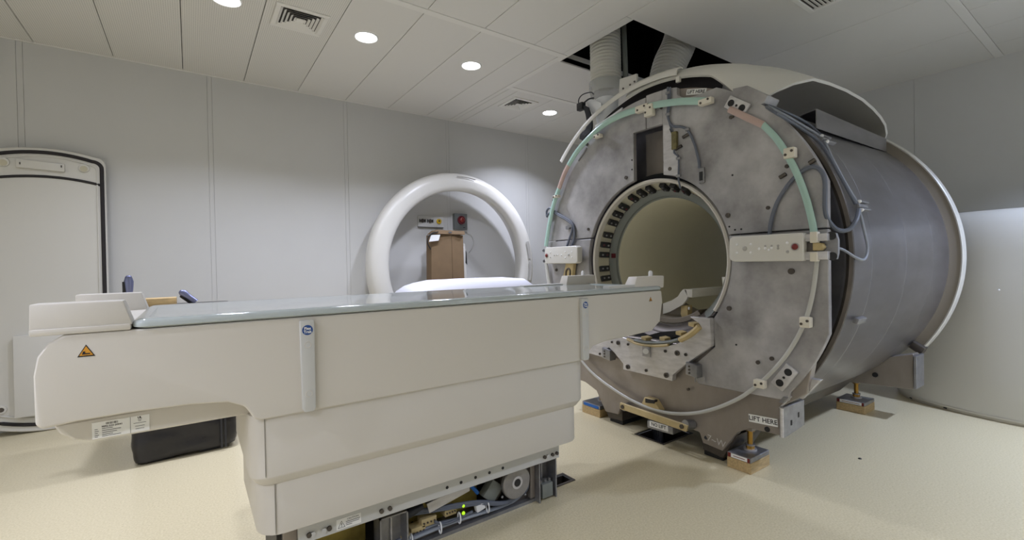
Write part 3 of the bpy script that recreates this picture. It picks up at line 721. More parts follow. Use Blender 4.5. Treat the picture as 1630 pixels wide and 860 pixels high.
# sheet-metal channel on the upper right of the vessel
q = [fx(1268, 186, 2.60), fx(1300, 173, 2.60), fx(1300, 204, 2.60)]
q2 = [fx(1385, 225, 3.92), fx(1411, 221, 3.92), fx(1411, 242, 3.92)]
b = MB().add(q+q2, [(0, 1, 4, 3), (1, 2, 5, 4)])
part(b, 'channel_cover', 'vessel', solid=.004, smooth=False)
part(MB().add([q2[0], q2[1], q2[2]], [(0, 1, 2)]), 'channel_end', 'vessel', smooth=False)

# white top cover: bulging shell over the top of the vessel
prof = [(2.285, 1.06), (2.30, 1.082), (2.34, 1.11), (2.42, 1.145), (2.52, 1.17), (2.66, 1.19), (2.85, 1.205), (3.05, 1.212), (3.3, 1.208), (3.5, 1.192), (3.68, 1.170), (3.84, 1.14), (3.97, 1.095), (4.02, 1.05)]
b = MB(); V = []; na = 46; k = len(prof)
for i in range(na+1):
    d = -10+(38.5+10)*i/na
    for x, R in prof:
        R2 = R
        if x < 2.62 and d > 22:                      # front edge dips to the rim at the cut
            R2 = R-(d-22)/16.5*.11*(2.62-x)/.33
        V.append(pol(x + (.0 if d < 24 else 0), R2, d))
b.add(V, [(i*k+j, (i+1)*k+j, (i+1)*k+j+1, i*k+j+1) for i in range(na) for j in range(k-1)])
part(b, 'top_cover', 'cover_white', solid=.014, angle=60)
# front arch strip running down the far side
b = MB(); V = []; na = 40; profs = [(2.285, 1.075), (2.28, 1.09), (2.285, 1.108), (2.31, 1.125), (2.335, 1.128)]
k = len(profs)
for i in range(na+1):
    d = -47+(10+47)*i/na
    grow = .02*max(0, min(1, -d/30)) - .012*max(0, min(1, (d-5)/20))
    V += [pol(x, R+grow, d) for x, R in profs]
b.add(V, [(i*k+j, (i+1)*k+j, (i+1)*k+j+1, i*k+j+1) for i in range(na) for j in range(k-1)])
part(b, 'cover_front_edge', 'cover_white', solid=.006, angle=60)
# dark strip standing in for the shade in the gap below the edge
part(MB().lathe([(2.37, .985), (2.36, 1.03), (2.37, 1.09)], -46, 24, n=50), 'edge_gap_shade', 'gasket')
p = pol(2.283, 1.045, 11); part(MB().obox(p, (.01, 0, 0), (0, .012, 0), (0, 0, .016)), 'cover_tab', 'cover_white', bevel=.003)
# bright plates and bracket near the duct outlet
part(MB().prism([fx(a, c, 2.275) for a, c in [(948, 209), (947, 200), (975, 182), (990, 171), (989, 178), (983, 187), (968, 198)]], (.01, 0, 0)), 'side_plate', 'lit_plate', smooth=False)
part(MB().prism([fx(a, c, 2.50) for a, c in [(986, 126), (1013, 117), (1013, 142), (985, 150)]], (.02, 0, 0)), 'hose_bracket', 'cover_white', bevel=.002, seg=1)
for (a, c) in ((992, 141), (1003, 135), (1010, 130)):
    part(MB().cyl(fx(a, c, 2.50), fx(a, c, 2.496), .007, n=10), 'bracket_rivet', 'dark_steel')
part(MB().prism([fx(a, c, 2.48) for a, c in [(942, 158), (958, 166), (958, 178), (946, 186), (936, 170), (932, 160)]], (.012, 0, 0)), 'terminal_plate', 'lit_plate', bevel=.002, seg=1)
part(MB().prism([fx(a, c, 2.47) for a, c in [(945, 158), (957, 164), (957, 172), (946, 182)]], (.006, 0, 0)), 'terminal_plate', 'lit_plate', smooth=False)
for i in range(4):
    cable([fx(a+i*2, c+i, 2.44) for a, c in [(930, 169), (934, 182), (936, 196), (934, 206), (926, 214), (924, 222)]], .010, 'cable_dark', 'black_hose')
cable([fx(a, c, 2.44) for a, c in [(923, 172), (921, 160), (927, 151), (940, 147), (945, 150)]], .004, 'cable_dark', 'black_wire')
cable([fx(a, c, 2.44) for a, c in [(928, 165), (937, 158), (945, 156)]], .006, 'cable_dark', 'black_wire')
part(MB().obox(fx(925, 170, 2.44), (.02, 0, 0), (0, .03, 0), (0, 0, .028)), 'cable_plug', 'black', bevel=.006)
# white curved patient bridge inside the bore with its beige support
zq = lambda a, c: (980+a*.13953, 440+c*.13953)
def inbore(a, c, x): return fx(*zq(a, c), x)
top_pts = [(540, 310), (640, 275), (710, 230), (740, 180), (768, 150), (800, 145)]
bot_pts = [(540, 430), (620, 405), (700, 360), (760, 325), (800, 280), (822, 240)]
V = []
for (p, q) in zip(top_pts, bot_pts): V += [inbore(*p, 2.50), inbore(*q, 2.50)]
b = MB().add(V, [(2*i, 2*i+1, 2*i+3, 2*i+2) for i in range(len(top_pts)-1)])
n0 = len(b.v)
part(b, 'bridge_front', 'cover_white', solid=.02)
zt_ = inbore(790, 147, 2.50); zb_ = inbore(822, 240, 2.50)
yin, zin = zt_.y, zt_.z
part(MB().prism([Vector((2.50, yin+.01, zin)), Vector((2.50, yin-.05, zin)), Vector((2.50, zb_.y-.03, zb_.z)), Vector((2.50, zb_.y, zb_.z))], (1.2, 0, 0)), 'bridge_rail', 'cover_white', bevel=.004)
part(MB().prism([Vector((2.46, 1.39+.035, .86)), Vector((2.46, 1.405+.03, .98)), Vector((2.46, 1.395+.02, .98)), Vector((2.46, 1.405, .86))], (1.2, 0, 0)), 'bore_side_strip', 'cover_white')
part(MB().prism([inbore(745, 335, 2.52), inbore(820, 335, 2.52), inbore(820, 460, 2.52), inbore(765, 510, 2.52), inbore(740, 430, 2.52)], (.05, 0, 0)), 'bridge_support', 'tan', bevel=.003)
part(MB().cyl(inbore(838, 380, 2.52), inbore(838, 350, 2.52), .006, n=10), 'support_pin', 'btn')
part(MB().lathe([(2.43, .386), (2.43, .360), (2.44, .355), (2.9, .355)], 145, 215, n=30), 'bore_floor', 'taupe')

# =================================================================== LEVELLING PADS
def pad(x0, x1, y0, y1, label, tape, tilt=0.0):
    t = thing('levelling_pad', ((x0+x1)/2, (y0+y1)/2, 0), label, 'pad', 'levelling pads under the magnet')
    MB().box(x0, x1, y0, y1, .0, .055).build('wood_block', 'wood', t, bevel=.002, seg=1)
    MB().box(x0+.001, x1-.001, y0+.001, y1-.001, .0555, .080).build('steel_plate', 'galv', t, bevel=.002, seg=1)
    MB().box(x0-.0012, x0+.0005, y0+.012, y1-.02, .058, .077).build('tape_strip', tape, t, smooth=False)
    if tape == 'label':
        MB().box(x0-.002, x0-.0008, y0+.006, y0+.018, .057, .078).build('red_tag', 'red', t, smooth=False)
        MB().box(x0-.002, x0-.0008, y1-.022, y1-.006, .057, .078).build('red_tag', 'red', t, smooth=False)
        MB().box(x0-.002, x0-.0012, y0+.03, y1-.035, .066, .069).build('red_print', 'red', t, smooth=False)
    cx, cy = (x0+x1)/2+.02, (y0+y1)/2
    MB().cyl((cx, cy, .0805), (cx, cy, .088), .032, n=24).build('washer', 'alu_bright', t)
    MB().cyl((cx, cy, .088), (cx, cy, .105), .021, n=6).build('nut', 'brass', t, smooth=False)
    MB().cyl((cx, cy, .105), (cx, cy, .112), .024, n=20).build('lock_washer', 'galv', t)
    MB().cyl((cx, cy, .112), (cx, cy, .18), .013, n=14).build('bolt', 'brass', t)
    MB().cyl((cx, cy, .18), (cx, cy, .19), .022, n=18).build('top_washer', 'brass', t)
pad(2.262, 2.45, 1.18, 1.305, 'wooden pad with steel top and red-ended tape near the LIFT HERE plate', 'label')
pad(2.29, 2.48, 2.235, 2.41, 'wooden pad with bright blue tape under the magnet beside the table end', 'blue_tape')
pad(3.745, 3.93, 1.17, 1.34, 'wooden pad with steel top at the rear of the magnet by the back cover', 'label')
for (x, y) in ((2.38, 1.243), (2.405, 2.3225), (3.86, 1.255)):
    part(MB().box(x-.05, x+.05, y-.035, y+.035, .192, .30), 'jack_lug', 'steel', bevel=.003)

# =================================================================== DUCT HOSES
def corrugated(name, path, r, label):
    Q = crom(path, 24); P = [Q[0]]; step = .0085; acc = 0
    for a_, b_ in zip(Q, Q[1:]):                    # resample evenly so the ribs keep one pitch
        L_ = (b_-a_).length; t_ = step-acc
        while t_ < L_: P.append(a_+(b_-a_)*(t_/L_)); t_ += step
        acc = (acc+L_) % step
    n = len(P); rr = [r*(.90, 1.0, 1.0)[i % 3] for i in range(n)]
    t = thing(name, P[-1], label, 'hose', 'ventilation hoses above the magnet')
    MB().tube(P, rr, 28).build('corrugated_wall', 'duct', t, angle=20)
    return t
h1 = corrugated('vent_hose', [(2.62, 2.44, 3.5), (2.62, 2.44, 3.0), (2.60, 2.42, 2.62), (2.59, 2.41, 2.42)], .115, 'ribbed grey ventilation hose ending in a clear collar above the far side')
MB().tube([(2.59, 2.41, 2.43), (2.59, 2.41, 2.38), (2.585, 2.405, 2.33)], [.126, .126, .116], 32).build('clear_collar', 'collar', h1)
MB().tube([(2.72, 2.36, 3.4), (2.72, 2.34, 2.8), (2.72, 2.33, 2.46)], [.02, .02, .02], 10).build('side_pipe', 'grey_band', h1)
part(MB().tube([(2.585, 2.405, 2.29), (2.57, 2.38, 2.02)], [.09, .07], 20), 'outlet_neck', 'lit_plate')
corrugated('vent_hose', [(3.25, 2.16, 3.5), (3.22, 2.18, 2.9), (3.1, 2.22, 2.6), (3.03, 2.24, 2.33)], .13, 'ribbed grey ventilation hose running down behind the white top cover')
tag(MB().tube(crom([(2.5, 2.24, 2.88), (2.7, 2.10, 2.84), (2.9, 1.98, 2.86), (3.1, 1.88, 2.92), (3.6, 1.80, 3.0)], 6), .012, 8).build('blue_pipe', 'blue_metal'), 'thin blue pipe crossing the dark opening above the hoses', 'pipe')

# =================================================================== PATIENT TABLE
TY0, TY1 = 1.48, 2.07
tab = thing('patient_table', (.8, YC, 0), 'long white scanner patient table with glossy grey top and opened mechanical base', 'table')
def tp(b, name, mt, **k): return b.build(name, mt, tab, **k)
up_px = [(52, 600), (58, 570), (75, 548), (100, 536), (130, 530.5), (212, 526), (967, 468), (1053, 463), (1055, 480), (1051, 512), (1038, 527), (1000, 536), (965, 543), (945, 551), (936, 562), (931, 573), (911, 577), (505, 653), (415, 671), (405, 668), (390, 648), (363, 641), (302, 645), (212, 657), (121, 672), (66, 685), (55, 678)]
poly = [fy(a, c, TY0) for a, c in up_px]
for p in poly:
    if abs(p.z-.639) < .006: p.z = .639
    if abs(p.z-.925) < .004: p.z = .925
tp(MB().prism(poly, (0, TY1-TY0, 0)), 'upper_cover', 'table_white', bevel=.009, seg=3)
b = MB().prism([(-.285, 1.555, .70), (-.272, 1.555, .675), (-.245, 1.555, .652), (-.21, 1.555, .642), (.16, 1.555, .641), (.16, 1.555, .71)], (0, .44, 0))
tp(b, 'under_tray', 'table_white', bevel=.012, seg=3)
def rbox(x0, x1, y0, y1, z0, z1, r, taper=.0):
    P = rrect((x0+x1)/2, (y0+y1)/2, x1-x0, y1-y0, r, 6); n = len(P)
    b = MB(); cx, cy = (x0+x1)/2, (y0+y1)/2
    lv = [(z1, 0), (z0, 0), (z0-.028, taper)] if taper else [(z1, 0), (z0, 0)]
    V = []
    for z, ins in lv:
        for (x, y) in P:
            V.append((cx+(x-cx)*(1-ins*2/(x1-x0)), cy+(y-cy)*(1-ins*2/(y1-y0)), z))
    F = [tuple(range(n)), tuple(range((len(lv)-1)*n, len(lv)*n))[::-1]]
    for l in range(len(lv)-1): F += [(l*n+i, l*n+(i+1) % n, (l+1)*n+(i+1) % n, (l+1)*n+i) for i in range(n)]
    return b.add(V, F)
tp(rbox(.128, 1.443, 1.492, 2.058, .462, .645, .055, .0165), 'middle_cover', 'table_white', bevel=.004)
tp(rbox(.146, 1.424, 1.51, 2.04, .278, .466, .07), 'lower_cover', 'table_white', bevel=.006)
tp(rbox(.13, .19, 1.56, 1.99, .50, .66, .02), 'neck_cover', 'table_white', bevel=.006)
for z0, z1, x in ((.468, .64, .165), (.285, .462, .19)):
    tp(MB().box(x-.0006, x+.0006, 1.4915 if z0 > .4 else 1.5095, 1.497 if z0 > .4 else 1.515, z0, z1), 'cover_joint', 'joint_grey', smooth=False)
# glossy top
P = rrect((-.124+1.985)/2, (TY0+TY1)/2, 1.985+.124, TY1-TY0+.006, .03, 5)
n = len(P); V = []
lv = [(.927, .006), (.931, 0), (.940, 0), (.946, .004), (.950, .014), (.948, .06), (.944, .14), (.942, .22)]
cx, cy = (-.124+1.985)/2, (TY0+TY1)/2; hx, hy = (1.985+.124)/2, (TY1-TY0+.006)/2
for z, ins in lv: V += [(cx+(x-cx)*(1-min(ins, .03)/hx), cy+(y-cy)*(1-ins/hy), z) for x, y in P]
F = [tuple(range(n))[::-1], tuple(range((len(lv)-1)*n, len(lv)*n))]
for l in range(len(lv)-1): F += [(l*n+i, l*n+(i+1) % n, (l+1)*n+(i+1) % n, (l+1)*n+i) for i in range(n)]
tp(MB().add(V, F), 'glossy_top', 'top_gloss', angle=50)
# end blocks
def block(x0, x1, y0, y1, slope_r, slope_l, z0=.938, z1=.999):
    V = [(x0, y0, z0), (x1, y0, z0), (x1, y1, z0), (x0, y1, z0), (x0+slope_l, y0+.006, z1), (x1-slope_r, y0+.006, z1), (x1-slope_r, y1-.006, z1), (x0+slope_l, y1-.006, z1)]
    return tp(MB().add(V, [(0, 3, 2, 1), (4, 5, 6, 7), (0, 1, 5, 4), (1, 2, 6, 5), (2, 3, 7, 6), (3, 0, 4, 7)]), 'end_block', 'table_white', bevel=.005, seg=2)
tp(MB().box(-.304, -.1245, 1.478, 2.072, .9255, .941), 'end_lip', 'table_white', bevel=.005, seg=2)
block(-.304, -.121, 1.482, 1.555, .018, 0); block(-.304, -.121, 1.995, 2.068, .018, 0)
block(1.768, 2.005, 1.487, 1.555, -.012, .036); block(1.785, 2.02, 1.995, 2.062, -.01, .02)
tp(MB().box(1.60, 1.785, 1.488, 1.53, .945, .962), 'side_bar', 'table_grey', bevel=.005)
tp(MB().box(1.50, 1.785, 2.02, 2.062, .945, .955), 'side_bar', 'table_grey', bevel=.004)
for y in (1.53, 2.03):
    tp(MB().tube([(1.955, y, .99), (1.955, y, 1.018), (1.955, y, 1.026)], [.011, .011, .006], 14), 'locating_pin', 'btn')
# strips with logo and rivets
def strip(x0, x1, ang_b):
    xm = (x0+x1)/2; w = x1-x0
    P = [(xm+a, c) for a, c in [(-w/2, .915), (w/2, .915), (w/2-.001, .652), (w/2-.006, .642), (xm-xm-w/2+.008, .642), (-w/2+.003, .652)]]
    o = tp(MB().prism([(x, 1.463, z) for x, z in P], (0, .02, 0)), 'grip_strip', 'table_grey', bevel=.004)
    d = MB().add([(xm+.015*math.cos(2*math.pi*i/28), 1.4625, .887+.015*math.sin(2*math.pi*i/28)) for i in range(28)], [tuple(range(28))]).build('logo_disc', 'logo_blue', o, smooth=False)
    writing('lettering', 'Flex', .0115, (xm, 1.4618, .8915), (1, 0, 0), (0, 0, 1), 'label', o, bold=.0003)
    writing('lettering', 'Trak', .0115, (xm, 1.4618, .8815), (1, 0, 0), (0, 0, 1), 'label', o, bold=.0003)
    for z in (.843, .697):
        MB().tube([Vector((xm+.009*math.cos(2*math.pi*i/20), 1.4628, z+.009*math.sin(2*math.pi*i/20))) for i in range(20)], .0011, 6, closed=True).build('rivet_ring', 'table_white', o)
strip(.261, .301, 0); strip(1.400, 1.441, 0)
# warning triangles
for (x, z, s_) in ((-.208, .882, .016), (1.888, .884, .012)):
    o = tp(MB().prism([(x-s_, TY0-.0008, z-s_*.8), (x+s_, TY0-.0008, z-s_*.8), (x, TY0-.0008, z+s_)], (0, .001, 0)), 'warning_triangle', 'ink', smooth=False)
    s2 = s_*.78; MB().prism([(x-s2, TY0-.0014, z-s2*.74-.0006), (x+s2, TY0-.0014, z-s2*.74-.0006), (x, TY0-.0014, z+s2)], (0, .001, 0)).build('amber_field', 'amber', o, smooth=False)
    MB().box(x-s_*.45, x+s_*.45, TY0-.0020, TY0-.0016, z-s_*.45, z-s_*.28).build('pictogram', 'ink', o, smooth=False)
    MB().box(x-s_*.38, x-s_*.1, TY0-.0020, TY0-.0016, z-s_*.28, z+s_*.0).build('pictogram', 'ink', o, smooth=False)
# type label on the under tray
yl = 1.5545
o = tp(MB().box(-.212, -.098, yl-.001, yl+.003, .648, .690), 'type_label', 'label', smooth=False)
lab(o, 'white type plate with bar code and part number')
MB().box(-.1375, -.1368, yl-.0014, yl-.0010, .648, .690).build('label_rule', 'ink', o, smooth=False)
b = MB()
for i in range(16): b.box(-.185+i*.0015, -.185+i*.0015+random.choice((.0005, .0009)), yl-.0014, yl-.0011, .681, .6865)
b.build('bar_code', 'ink', o, smooth=False)
writing('lettering', '9896-030-20041', .0062, (-.173, yl-.0014, .6765), (1, 0, 0), (0, 0, 1), 'ink', o, bold=.0001)
for i, z in enumerate((.671, .666, .661, .656, .652)):
    MB().box(-.207, -.201+.002*(i % 2), yl-.0014, yl-.0011, z, z+.0012).build('text_line', 'ink', o, smooth=False)
    MB().box(-.193, -.172+.008*((i*2) % 3), yl-.0014, yl-.0011, z, z+.0012).build('text_line', 'ink', o, smooth=False)
writing('lettering', 'UL', .007, (-.118, yl-.0014, .685), (1, 0, 0), (0, 0, 1), 'ink', o, bold=.0004)
for i, (z, w) in enumerate(((.679, .008), (.676, .006), (.671, .026), (.663, .02), (.656, .018))):
    MB().box(-.118-w/2, -.118+w/2, yl-.0014, yl-.0011, z, z+.0010).build('text_line', 'ink', o, smooth=False)

# --- opened base
BY = 1.60
tp(MB().box(.215, 1.35, 1.655, 1.93, .012, .03), 'base_tray', 'dark_steel', bevel=.002, seg=1)
tp(MB().box(.215, 1.26, 1.63, 1.66, .0, .014), 'tray_edge', 'galv', smooth=False)
tp(MB().box(.215, 1.35, 1.925, 1.945, .0, .25), 'rear_frame', 'dark_steel', smooth=False)
tp(MB().box(.26, 1.342, 1.565, 1.585, .198, .29), 'front_rail', 'table_grey', bevel=.002, seg=1)
tp(MB().box(.22, .262, 1.59, 1.64, .0, .29), 'end_post', 'steel', bevel=.002, seg=1)
tp(MB().box(.205, .222, 1.62, 1.90, .0, .29), 'end_plate', 'black', bevel=.002, seg=1)
def channel(x0, x1, z0, z1, y0, name):
    b = MB(); b.box(x0, x0+.006, y0, y0+.07, z0, z1); b.box(x1-.006, x1, y0, y0+.07, z0, z1); b.box(x0, x1, y0+.065, y0+.072, z0, z1); b.box(x0, x1, y0, y0+.07, z1-.005, z1)
    o = tp(b, name, 'galv', smooth=False)
    MB().box(x0+(x1-x0)*.55, x0+(x1-x0)*.6, y0+.055, y0+.066, z0, z1-.006).build('inner_rib', 'alu_bright', o, smooth=False)
    for z in (z0+.05, z1-.03): MB().cyl((x0+.02, y0+.066, z), (x0+.02, y0+.061, z), .005, n=8).build('channel_screw', 'dark_steel', o)
    return o
channel(.531, .637, .0, .172, 1.60, 'column_channel'); channel(1.252, 1.354, .002, .183, 1.60, 'column_channel')
tp(MB().box(1.275, 1.335, 1.605, 1.66, .012, .075), 'foot_casting', 'grey_band', bevel=.003)
for x in (1.28, 1.305, 1.33): tp(MB().cyl((x, 1.625, .075), (x, 1.625, .088), .007, n=10), 'casting_bolt', 'galv')
# yellow passivated plates
tp(MB().prism([(.30, 1.75, .03), (.525, 1.75, .03), (.525, 1.75, .16), (.40, 1.75, .12), (.30, 1.75, .10)], (0, .006, 0)), 'gear_plate', 'zinc_yellow', bevel=.002, seg=1)
tp(MB().prism([(.64, 1.72, .02), (1.0, 1.72, .02), (1.0, 1.72, .19), (.97, 1.72, .22), (.90, 1.72, .22), (.90, 1.72, .16), (.72, 1.72, .18), (.72, 1.72, .24), (.64, 1.72, .24)], (0, .008, 0)), 'gear_plate', 'zinc_yellow', bevel=.002, seg=1)
for (x, z) in ((.975, .2), (.985, .17), (.985, .15), (.985, .13), (.96, .11), (.93, .10), (.70, .05), (.90, .06)):
    tp(MB().cyl((x, 1.72, z), (x, 1.715, z), .005, n=10), 'plate_hole', 'black')
tp(MB().prism([(.725, 1.63, .155), (.915, 1.63, .182), (.915, 1.63, .148), (.735, 1.63, .115)], (0, .005, 0)), 'wire_tray', 'alu_bright', bevel=.001, seg=1)
tp(MB().prism([(.725, 1.635, .155), (.915, 1.635, .182), (.915, 1.72, .205), (.70, 1.72, .18)], (0, 0, -.004)), 'wire_tray_floor', 'dark_steel')
tp(MB().tube([(.645, 1.66, .125), (.665, 1.66, .128), (.70, 1.66, .133), (.72, 1.66, .136)], [.02, .02, .014, .012], 14), 'cable_gland', 'cable_dark')
# motor
mc = Vector((1.139, 1.610, .125))
o = tp(MB().tube([mc+Vector((0, .0, 0)), mc+Vector((0, .004, 0)), mc+Vector((0, .02, 0))], [.067, .071, .071], 40), 'motor_flange', 'motor')
MB().tube([mc+Vector((0, -.002, 0)), mc+Vector((0, .002, 0))], [.027, .027], 28).build('motor_hub', 'alu_bright', o)
MB().tube([mc+Vector((0, -.004, 0)), mc+Vector((0, .0, 0))], [.016, .018], 20).build('motor_bore', 'black', o)
tp(MB().cyl(mc+Vector((0, .02, 0)), mc+Vector((0, .2, 0)), .066, n=32), 'motor_body', 'dark_steel')
tp(MB().obox((1.035, 1.66, .105), (.026, 0, .03), (-.025, 0, .022), (0, .02, 0)), 'motor_connector', 'grey_band', bevel=.004)
tp(MB().obox((1.075, 1.68, .10), (.03, 0, .035), (-.02, 0, .017), (0, .02, 0)), 'gearbox', 'dark_steel', bevel=.004)
for (dx, dz) in ((.07, .055), (-.045, .075), (-.072, -.045), (.05, -.072)):
    tp(MB().dome(mc+Vector((dx, .012, dz)), (0, -1, 0), .006, .006), 'motor_screw', 'galv')
tp(MB().box(.99, 1.25, 1.78, 1.79, .02, .25), 'dark_backplate', 'black', smooth=False)
tp(MB().box(1.225, 1.25, 1.63, 1.75, .02, .24), 'side_plate', 'steel', smooth=False)
def tcable(pts, r, mt, name='harness_cable'): return tp(MB().tube(crom(pts, 6), r, 8), name, mt)
for i in range(4):
    tcable([(.30, 1.63+.006*i, .035), (.55, 1.645+.006*i, .03), (.70, 1.645+.008*i, .034+.004*i), (.85, 1.64+.006*i, .04), (1.05, 1.645, .026+.002*i), (1.16, 1.65, .030+.002*i), (1.222, 1.655-.004*i, .075), (1.222, 1.665, .19)], .0065, 'cable' if i % 2 else 'cable_light')
for i in range(3):
    tcable([(.66, 1.66, .12+.006*i), (.80, 1.65, .10+.006*i), (.95, 1.635, .080+.006*i), (1.05, 1.63, .050+.004*i), (1.12, 1.635, .040+.003*i), (1.155, 1.66, .055+.004*i)], .006, 'cable')
tcable([(.76, 1.64, .07), (.80, 1.635, .05), (.87, 1.635, .05), (.93, 1.64, .055)], .0055, 'cable')
tcable([(.925, 1.65, .165), (.945, 1.645, .14), (.96, 1.645, .12)], .008, 'blue_tape', 'blue_plug_lead')
tp(MB().obox((.915, 1.645, .178), (.010, 0, -.008), (0, .01, 0), (.006, 0, .008)), 'clear_plug', 'btn', bevel=.002)
for (x, z) in ((.66, .03), (.78, .035), (.865, .045), (1.0, .045)):
    tp(MB().tube([Vector((x+.004*k, 1.632+.012*math.cos(2*math.pi*i/14), z+.008+.022*math.sin(2*math.pi*i/14))) for i in range(14) for k in (0,)], .003, 6, closed=True), 'cable_tie', 'btn')
for (x, z, w, h) in ((.745, .068, .032, .016), (.70, .045, .03, .018), (.66, .03, .03, .02), (.84, .075, .026, .014)):
    o = tp(MB().box(x-w, x+w, 1.655, 1.70, z-h, z+h), 'connector_block', 'tan', bevel=.003)
    for k in range(4): MB().cyl((x-w*.7+k*w*.46, 1.655, z), (x-w*.7+k*w*.46, 1.651, z), .0035, n=8).build('connector_pin', 'dark_steel', o)
tp(MB().obox((.965, 1.64, .065), (.02, 0, .004), (0, .012, 0), (-.003, 0, .014)), 'white_coupling', 'btn', bevel=.003)
for z in (.092, .062): tp(MB().dome((.888, 1.64, z), (0, -1, 0), .0075, .008), 'status_led', 'led')
# rail details
for (x, z, r) in ((.78, .228, .006), (.84, .23, .006), (.905, .231, .006), (.97, .232, .006), (1.035, .233, .006)):
    tp(MB().cyl((x, 1.566, z), (x, 1.5635, z), r, n=12), 'rail_hole', 'black')
for x in (.29, .302, .335, .352, .525, .555, 1.255, 1.272, 1.30, 1.325):
    o = tp(MB().cyl((x, 1.566, .222), (x, 1.557, .222), .0075, n=12), 'rail_screw', 'dark_steel' if x not in (.302, .335, 1.272) else 'table_grey')
o = tp(MB().box(.375, .455, 1.5638, 1.566, .206, .240), 'caution_label', 'label', smooth=False)
lab(o, 'white caution sticker with black triangle')
tri = [(.380, .2105), (.402, .2105), (.391, .232)]
MB().tube([Vector((x, 1.5632, z)) for x, z in tri], .0009, 6, closed=True).build('triangle_outline', 'ink', o)
writing('lettering', '!', .016, (.391, 1.5632, .2185), (1, 0, 0), (0, 0, 1), 'ink', o, bold=.0003)
writing('lettering', 'CAUTION', .0085, (.428, 1.5632, .233), (1, 0, 0), (0, 0, 1), 'ink', o)
for i, w in enumerate((.046, .044, .02)):
    MB().box(.405, .405+w, 1.5630, 1.5634, .2245-.0055*i, .226-.0055*i).build('text_line', 'ink', o, smooth=False)

# =================================================================== AGAINST THE LEFT WALL
# big white cover with black gasket
LC = thing('bore_end_cover', (-.81, 4.40, 0), 'large white scanner cover with black gasket lines leaning on the wall', 'cover')
cxm, hw = -.79, .302
def lc_out(sc, z_top, z_bot, r):
    pts = []
    w = hw*sc
    # bottom arc, sides, arched top
    for i in range(13):
        t = -1+2*i/12; pts.append((cxm+w*t, z_bot+(.06*t*t if abs(t) > .5 else .06*t*t)))
    for i in range(7):
        a = math.radians(90*i/6); pts.append((cxm+w-r+r*math.cos(a), z_top-.035-r+r*math.sin(a)))
    for i in range(1, 12):
        t = 1-2*i/12; pts.append((cxm+(w-r)*t, z_top-.035+.035*(1-t*t)))
    for i in range(7):
        a = math.radians(90+90*i/6); pts.append((cxm-w+r+r*math.cos(a), z_top-.035-r+r*math.sin(a)))
    return pts
def lc(x, z, d): return Vector((x, 4.36+.045*z/1.93+d, z))
def lcp(b, name, mt, **k): return b.build(name, mt, LC, **k)
lcp(MB().prism([lc(x, z, 0) for x, z in lc_out(1, 1.93, .002, .05)], (0, .05, 0)), 'shell', 'cover_white', bevel=.012, seg=3)
lcp(MB().tube([lc(x, z, -.003) for x, z in lc_out(.935, 1.898, .05, .05)], .012, 8, closed=True, flat=((0, 1, 0), .5)), 'gasket', 'gasket')
lcp(MB().tube([lc(cxm+hw*.90*t, 1.698+.035*(1-t*t), -.003) for t in [-1+i/8 for i in range(17)]], .009, 8, flat=((0, 1, 0), .5)), 'cross_gasket', 'gasket')
lcp(MB().tube([lc(x, z, -.004) for x, z in lc_out(.85, 1.872, .09, .04)], .005, 8, closed=True, flat=((0, 1, 0), .6)), 'raised_edge', 'cover_white')
o = lcp(MB().prism([lc(x, z, -.02) for x, z in [(-.935, 1.782), (-.70, 1.772), (-.70, 1.825), (-.935, 1.838)]], (0, .022, 0)), 'handle_plate', 'cover_white', bevel=.005)
for x in (-.915, -.715): MB().box(x-.003, x+.003, 4.36+.042-.023, 4.36+.042-.019, 1.80, 1.815).build('plate_slot', 'dark_steel', o, smooth=False)
for x in (-.995, -.602):
    o = lcp(MB().tube([lc(x, 1.81, .002), lc(x, 1.81, -.012)], [.031, .029], 24), 'lug_ring', 'cover_white', bevel=.003)
    MB().cyl(lc(x, 1.805, -.011), lc(x, 1.805, -.0135), .021, n=20).build('lug_hole', 'cream', o)
for x in (-1.03, -.55):
    o = lcp(MB().cyl(lc(x, .183, .002), lc(x, .183, -.008), .026, n=20), 'lug_ring', 'cover_white')
    MB().cyl(lc(x, .183, -.007), lc(x, .183, -.0095), .015, n=16).build('lug_hole', 'dark_steel', o)
lcp(MB().prism([lc(x, z, -.035) for x, z in [(-.965, .12), (-.70, .12), (-.70, .66), (-.965, .66)]], (0, .036, 0)), 'raised_panel', 'cover_white', bevel=.006)

# ring cover
RC = thing('bore_ring_cover', (2.31, 4.2, 0), 'glossy white ring-shaped scanner front cover standing against the wall', 'cover')
rcx, rcz = 2.305, 1.075
def ringprof(prof, d0, d1, n):
    V = []; k = len(prof)
    for i in range(n+1):
        a = math.radians(d0+(d1-d0)*i/n)
        V += [(rcx+R*math.sin(a), y+.0, rcz+R*math.cos(a)) for R, y in prof]
    return MB().add(V, [(i*k+j, (i+1)*k+j, (i+1)*k+j+1, i*k+j+1) for i in range(n) for j in range(k-1)])
ringprof([(.955, 4.33), (.965, 4.27), (.955, 4.22), (.93, 4.185), (.88, 4.168), (.82, 4.17), (.785, 4.18), (.772, 4.20), (.77, 4.22), (.775, 4.25), (.80, 4.32), (.835, 4.40)], -138, 138, 110).build('ring_shell', 'cover_white', RC, angle=60)
ringprof([(.955, 4.33), (.90, 4.36), (.835, 4.40)], -138, 138, 80).build('ring_back', 'cover_white', RC)
for s_ in (-1, 1):
    a = math.radians(138*s_)
    xx = rcx+.86*math.sin(a)
    MB().prism([(xx-.12, 4.19, 0), (xx+.12, 4.19, 0), (xx+.10, 4.19, .46), (xx-.10, 4.19, .46)], (0, .18, 0)).build('foot', 'cover_white', RC, bevel=.01)
ringprof([(.905, 4.166), (.912, 4.17), (.918, 4.166)], -3, 11, 8).build('top_marker', 'btn_grey', RC, angle=60)
